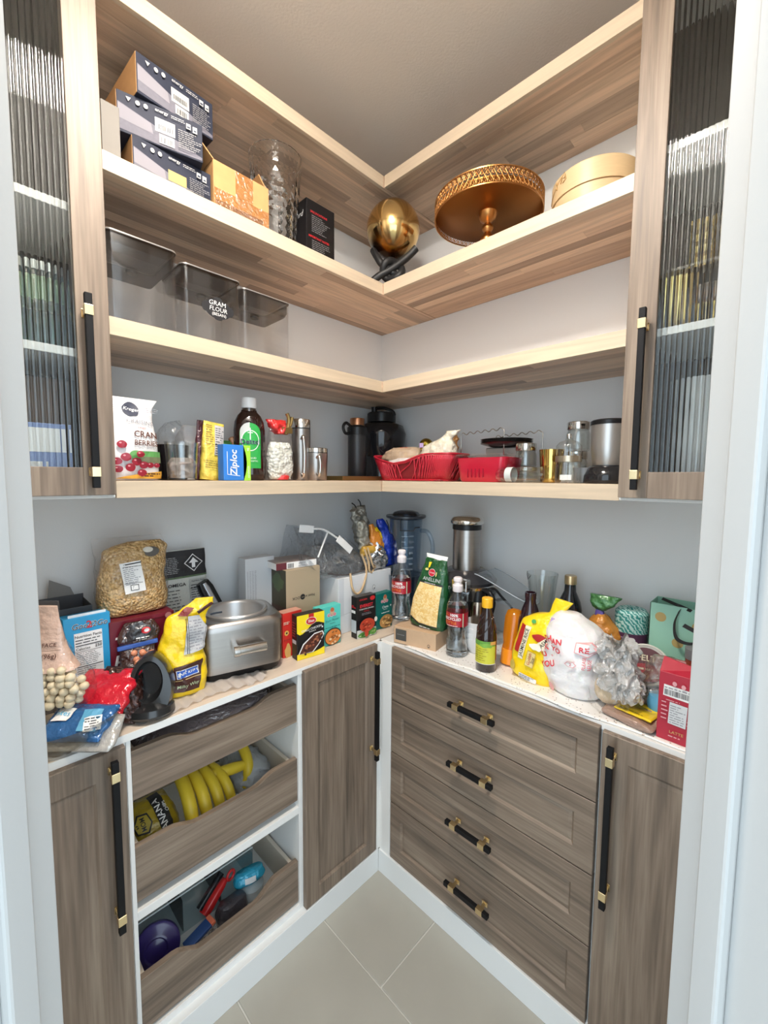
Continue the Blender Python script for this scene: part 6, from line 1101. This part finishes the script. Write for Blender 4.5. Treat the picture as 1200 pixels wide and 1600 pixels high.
a.rect(-.006, .018, .044, .088, ink('stamp ochre', (.55, .40, .08)), rot=-4); a.rect(-.004, .016, .046, .086, ink('stamp tan', (.75, .60, .25)), rot=-4); a.text('Golden', .004, .066, .012, ink('stamp red', (.5, .1, .05)), rot=86, bold=.02, shear=.2); a.text('Star', .013, .066, .012, I_BROWN, rot=86); a.oval(-.010, .166, .006, .005, I_GREEN); a.oval(-.040, .030, .008, .014, ink('stamp ochre', (0, 0, 0)), wob=.3); a.rect(-.018, .030, .004, .018, I_WHITE, rot=-3); a.lines(-.016, .028, .005, .017, 3, I_BLACK, 3, .4); a.build(t)
box('bread_tag', pm('lilac tag', (0, 0, 0)), t, .005, .026, -.030, -.026, .180, .196, .001, Matrix.Rotation(R(8), 4, 'Y'))
# white carrier bag with red print
t = thing('carrier_bag', 'bulging white plastic carrier bag with red thank-you print', 'bag', (.992, -.250, z), 0)
TYM = pm('white carrier film', (.84, .82, .82), .38, 0, bump=.9, bscale=20, coat=.15); TYM.node_tree.nodes['Principled BSDF'].inputs['Subsurface Weight'].default_value = .15
B = Bag([(0, .006, .048, .050, 0), (.010, .004, .062, .064, 0), (.05, 0, .078, .074, 0), (.10, 0, .081, .076, 0), (.140, -.002, .076, .068, 0), (.172, -.010, .060, .052, 0), (.192, -.018, .040, .034, 0), (.206, -.024, .016, .014, 0)], e=.9, amp=.007, freq=20, seed=91); B.mesh('bag_body', TYM, t, n=64, m=48)
a = Art(B.surf); RD = ink('bag red', (.70, .03, .05)); 
for i, (x, zz, s_, r_) in enumerate(((-.052, .140, .020, 24), (-.026, .142, .018, 10), (-.052, .120, .018, 20), (-.026, .122, .018, -8), (-.058, .098, .020, 14), (-.036, .100, .014, 5), (-.044, .078, .020, 30))): a.text(('TH', 'AN', 'K', 'YO', 'U', '*', 'YOU')[i], x, zz, s_, RD, rot=r_, bold=.05)
a.oval(.038, .140, .026, .019, ink('bag pink', (.80, .38, .38)), 5); a.oval(.038, .140, .0235, .0165, TYM, 5); a.text('RE', .036, .138, .018, RD, bold=.04, rot=5); a.oval(.012, .098, .013, .008, ink('bag pink', (0, 0, 0)), 6); a.oval(.012, .098, .011, .0065, TYM, 6); a.text('2', .012, .098, .011, RD); a.text('PLEASE', .040, .108, .0095, RD, rot=90); a.text('REUSE', .050, .106, .0095, RD, rot=90); a.oval(-.032, .020, .006, .016, ink('bag pink', (0, 0, 0))); a.build(t)
# orange and green twist-top bag behind
t = thing('produce_bag', 'orange crumpled bag with a fanned green top behind the carrier bag', 'bag', (1.020, -.130, z), 0)
OF = FOILB('burnt orange', (.55, .22, .03), .1, .25, 40); Bag([(0, 0, .034, .03, 0), (.05, 0, .040, .036, 0), (.12, .004, .038, .032, 0), (.165, -.008, .028, .022, 0), (.185, -.012, .010, .010, 0)], amp=.006, freq=28, seed=92).mesh('bag_body', OF, t)
Bag([(.180, -.012, .011, .010, 0), (.196, -.012, .010, .009, 0)], seed=1).mesh('twist_tie', pm('violet tie', (.10, .07, .30), .5), t, m=6); Bag([(.194, -.012, .009, .008, 0), (.212, -.006, .028, .014, 0), (.238, .0, .038, .006, 0)], amp=.004, freq=40, seed=93).mesh('fanned_top', FOILB('leaf green', (0, 0, 0)), t)
# spool of teal twine
t = thing('twine_spool', 'teal and white striped twine cone with a dark plum label', 'spool', (1.078, -.090, z+.0))
mb = MB(); pr_ = [(.038, 0)]
for i in range(48): zz = .004+.196*i/48; pr_ += [(.0405+.0012*(i % 2), zz)]
mb.lathe(pr_+[(.034, .205), (.012, .205), (.012, .190), (0, .190)], 44)
m_, nt, N, L, b = newmat('teal twine'); tcx = N.new('ShaderNodeTexCoord'); wv = N.new('ShaderNodeTexWave'); wv.wave_type = 'BANDS'; wv.bands_direction = 'DIAGONAL'; wv.inputs['Scale'].default_value = 45; wv.inputs['Distortion'].default_value = 6; wv.inputs['Detail Scale'].default_value = 2; L.new(tcx.outputs['Object'], wv.inputs[0]); rr_ = ramp(N, [(.25, (.02, .24, .22)), (.75, (.45, .66, .62))]); L.new(wv.outputs['Fac'], rr_.inputs[0]); L.new(rr_.outputs[0], b.inputs['Base Color']); b.inputs['Roughness'].default_value = .6
mb.build('twine', m_, t, smooth=40); a = Art(cyl(.0418)); a.rect(-.026, .060, .070, .145, ink('plum label', (.07, .02, .06))); a.rect(-.026, .060, .062, .092, ink('label navy', (.02, .03, .05))); a.lines(-.018, .02, .115, .135, 3, ink('orchid', (.40, .22, .38)), 2, .5); a.rect(-.024, .03, .092, .094, ink('label line', (.5, .5, .5))); a.oval(.030, .082, .005, .010, ink('label dot', (.5, .5, .52))); a.build(t)
# mint gift bag
t = thing('gift_bag', 'mint green gift bag with gold dots and black ribbon handles', 'gift bag', (1.236, -.075, z), 0)
MG = pm('mint card', (.30, .56, .44), .5); mb = MB(); W, D, H = .22, .08, .240
mb.box(-W/2, W/2, -D/2, -D/2+.0015, 0, H); mb.box(-W/2, W/2, D/2-.0015, D/2, 0, H); mb.box(-W/2, -W/2+.0015, -D/2, D/2, 0, H); mb.box(W/2-.0015, W/2, -D/2, D/2, 0, H); mb.box(-W/2, W/2, -D/2, D/2, 0, .0015); mb.build('bag_body', MG, t)
a = Art(flat(-D/2))
for x, zz in ((-.085, .205), (-.045, .145), (-.090, .085), (-.005, .195), (.035, .150), (.0, .09), (.075, .20), (.08, .10)): a.oval(x, zz, .0125, .0125, I_GOLD)
a.build(t, 'gold_dot'); RB = pm('black ribbon', (.012, .012, .013), .5)
def ribbon(pts, w_, nm='ribbon'):
    P = [Vector(p) for p in curve(pts)]; vs = []; 
    for p in P: vs += [tuple(p+Vector((0, 0, w_/2))+Vector((w_*.3, 0, 0))), tuple(p-Vector((0, 0, w_/2))-Vector((w_*.3, 0, 0)))]
    MB().add(vs, [(2*i, 2*i+1, 2*i+3, 2*i+2) for i in range(len(P)-1)]).build(nm, RB, t, solid=.001)
ribbon([(-.045, -D/2-.002, .232), (-.052, -.055, .20), (-.044, -.065, .165), (-.015, -.07, .160), (.010, -.065, .178), (.015, -.05, .205)], .008); ribbon([(-.095, .02, .240), (-.06, -.01, .238), (-.045, -.03, .240), (-.02, -.045, .236)], .007); ribbon([(.004, -.05, .205), (.022, -.06, .240), (.05, -.06, .236), (.05, -.05, .20)], .010); ribbon([(-.030, -.075, .205), (.0, -.08, .195), (.03, -.07, .185), (.07, -.06, .180)], .009)
# white tub lid with dark label on its side
t = thing('cream_tub', 'white round tub leaning back with a dark red lettered label', 'tub', (1.136, -.172, z+.086), 14, tilt=(70, 0))
lathe('tub_wall', pm('ivory plastic', (.70, .69, .64), .4), t, [(.044, -.10), (.052, .0), (.054, .006), (.050, .010), (.046, .006), (0, .006)], 44, 50); t.rotation_euler = (R(62), 0, R(14)); a = Art(lambda x, y, o_: (x, y, .0062+o_)); 
a.oval(0, 0, .044, .044, ink('label plum', (.09, .02, .03)), 40); a.oval(0, -.018, .036, .022, ink('label crimson', (.40, .015, .03)), 30); a.text('FELT', 0, .017, .021, I_CREAM, bold=.04); a.lines(-.018, .018, -.014, -.006, 1, I_CREAM, 3, .6); a.oval(.0, -.026, .008, .008, ink('rust', (.6, .25, .1))); a.build(t)
# clear bag holding an onion
t = thing('onion_bag', 'clear bag with a pale onion and crumpled film, beside the carrier bag', 'bag', (1.105, -.285, z), 0)
m_ = pm('onion skin', (.66, .50, .32), .4, var=.2, vscale=10, stretch=(6, 6, 1)); MB().ball((-.018, .0, .046), .038, 28, 18, (1, 1, .95)).build('onion', m_, t, smooth=True)
Bag([(0, -.006, .040, .036, 0), (.015, -.008, .052, .046, 0), (.06, -.006, .052, .046, 0), (.10, .0, .046, .040, 0), (.14, .004, .044, .036, 0), (.165, .0, .024, .020, 0)], amp=.009, freq=26, seed=95).mesh('clear_wrap', CLEAR, t)
CF = film('crumpled film', (.97, .96, .94), 1.0, .14, 1.2, 60, .26, (1.0, .97, .93), edge=1.8)
def ruffle(cx, cy, z0, z1, r0, r1, pl, sd, amp=.20):
    def f(a_, b_):
        th = 2*pi*a_; q = Vector((cos(th)*1.3+sd, sin(th)*1.3, b_*2.2+sd)); r = r0+(r1-r0)*b_; r *= .72+.42*sin(pi*min(1, b_*.85+.15))
        r *= 1+amp*sin(pl*th+7*noise.noise(q))*(.5+.5*b_)+.22*noise.noise(q*2.3)+.10*(1-2*abs(noise.noise(q*5)))
        return (cx+r*cos(th)+.012*noise.noise(q*1.7), cy+r*sin(th), z0+(z1-z0)*b_+.010*sin(pl*th*.5+sd)*b_+.012*noise.noise(q*3))
    return f
mb = MB(); mb.grid(ruffle(.004, -.014, .055, .150, .040, .030, 11, 2.0), 150, 40); mb.grid(ruffle(-.006, -.004, .110, .172, .016, .044, 13, 5.0, .28), 150, 26); mb.grid(ruffle(.022, -.022, .045, .110, .030, .020, 9, 8.0), 110, 26)
mb.build('crumpled_film', CF, t, smooth=40)
t, B = pouch('plastic_bag', 'loose grey clear bag crumpled between the onion bag and the red box', 'bag', [(0, 0, .030, .030, 0), (.04, 0, .036, .034, 0), (.10, .004, .030, .026, 0), (.14, .004, .016, .010, 0)], film('loose film', (.86, .84, .80), .35, .15, 1.2, 40, .2, (.5, .48, .45)), (1.178, -.225, z), 0, amp=.010, freq=26, seed=97)
t = thing('blue_cup', 'light blue rounded cup between the onion bag and the red box', 'cup', (1.186, -.262, z)); lathe('cup_wall', pm('sky plastic', (.12, .38, .58), .35), t, [(.016, 0), (.020, .004), (.026, .04), (.022, .060), (0, .060)], 28, 50)
t = thing('spice_jar', 'small red spice jar with grey lid before the mint gift bag', 'jar', (1.238, -.155, z+.06)); lathe('jar_wall', pm('paprika glass', (.28, .05, .03), .15, coat=.5), t, [(.022, -.06), (.024, -.05), (.024, .07), (0, .07)], 28); lathe('lid', GREYPL, t, [(.025, .070), (.025, .095), (0, .097)], 28)
t, B = pouch('snack_packet', 'blue and silver foil packet corner behind the red gabled box', 'packet', [(0, 0, .030, .012, 0), (.08, 0, .034, .016, 0), (.14, .004, .022, .008, 0), (.165, .006, .006, .002, 0)], FOILB('cobalt', (.02, .08, .35), .2, .2), (1.262, -.255, z), -10, seed=98)
t, B = pouch('snack_packet', 'faded rose packet lying against the foot of the mint bag', 'packet', [(0, 0, .036, .012, 0), (.06, 0, .040, .016, 0), (.120, 0, .034, .004, 0)], FOILB('faded rose', (.45, .18, .17), 0, .4), (1.190, -.165, z), 0, seed=99)
# yellow sachet and brown paper packet lying flat
t, B = pouch('paper_packet', 'brown crinkled packet lying flat at the front of the liner', 'packet', [(0, 0, .050, .004, 0), (.01, 0, .056, .008, 0), (.07, 0, .056, .008, 0), (.085, 0, .05, .003, 0)], FOILB('tan', (.40, .26, .20), .1, .2), (1.135, -.345, z+.010), -12, (-84, 0), amp=.002, seed=101)
t = thing('yellow_sachet', 'bright yellow flat sachet on the brown crinkled packet', 'sachet', (1.152, -.300, z+.021), -10); mb = MB(); mb.grid(lambda a_, b_: (-.040+.080*a_, -.034+.07*b_, .003+.003*noise.noise((a_*4, b_*4, 1))), 14, 12); mb.build('sachet', FOILB('bright yellow', (0, 0, 0)), t, smooth=True, solid=.003); a = Art(lambda x, y, o_: (x, y, .0055+o_)); a.lines(-.034, .034, -.026, -.020, 1, I_BLACK, 3, .3, .1); a.oval(-.01, .014, .020, .010, ink('olive print', (.40, .32, .02)), wob=.6, seed=2); a.build(t)
# red gabled carton
W, D, H = .070, .062, .150
t = thing('gabled_carton', 'dark red gable-topped carton with barcode and white receipt label', 'box', (1.233, -.313, z), -2)
mb = MB(); RC = ink('carton red', (.42, .012, .035), .4); vs = [(-W/2, -D/2, 0), (W/2, -D/2, 0), (W/2, D/2, 0), (-W/2, D/2, 0), (-W/2, -D/2, H), (W/2, -D/2, H), (W/2, D/2, H), (-W/2, D/2, H), (-W/2, -.002, H+.024), (W/2, -.002, H+.012), (W/2, .002, H+.012), (-W/2, .002, H+.024)]
mb.add(vs, [(0, 3, 2, 1), (0, 1, 5, 4), (1, 2, 6, 5), (2, 3, 7, 6), (3, 0, 4, 7), (4, 5, 9, 8), (5, 6, 10, 9), (6, 7, 11, 10), (7, 4, 8, 11), (8, 9, 10, 11)]); mb.build('carton', RC, t, bevel=.0008)
a = Art(flat(-D/2)); a.rect(-.026, .028, .098, .123, I_WHITE, rot=-2); a.barcode(-.024, .026, .102, .114, 7); a.lines(-.024, .026, .115, .121, 1, I_GREY, 4, .4); a.rect(-.014, .018, .040, .088, ink('receipt grey', (.66, .68, .70)), rot=-2); a.lines(-.012, .016, .042, .084, 8, I_GREY, 5, .35, .5); a.lines(-.028, -.016, .045, .090, 5, ink('pink print', (.7, .35, .38)), 6, .3); a.lines(-.02, .02, .089, .095, 1, ink('pink print', (0, 0, 0)), 2, .3); a.lines(.019, .032, .045, .06, 2, ink('pink print', (0, 0, 0)), 3, .3); a.oval(-.006, .131, .004, .005, ink('pink print', (0, 0, 0))); a.oval(.010, .129, .004, .005, ink('pink print', (0, 0, 0))); a.text('LATTE', .002, .024, .009, ink('gold print', (.55, .35, .12)), bold=.02); a.lines(-.012, .014, .012, .018, 1, ink('pink print', (0, 0, 0)), 9, .4); a.build(t)
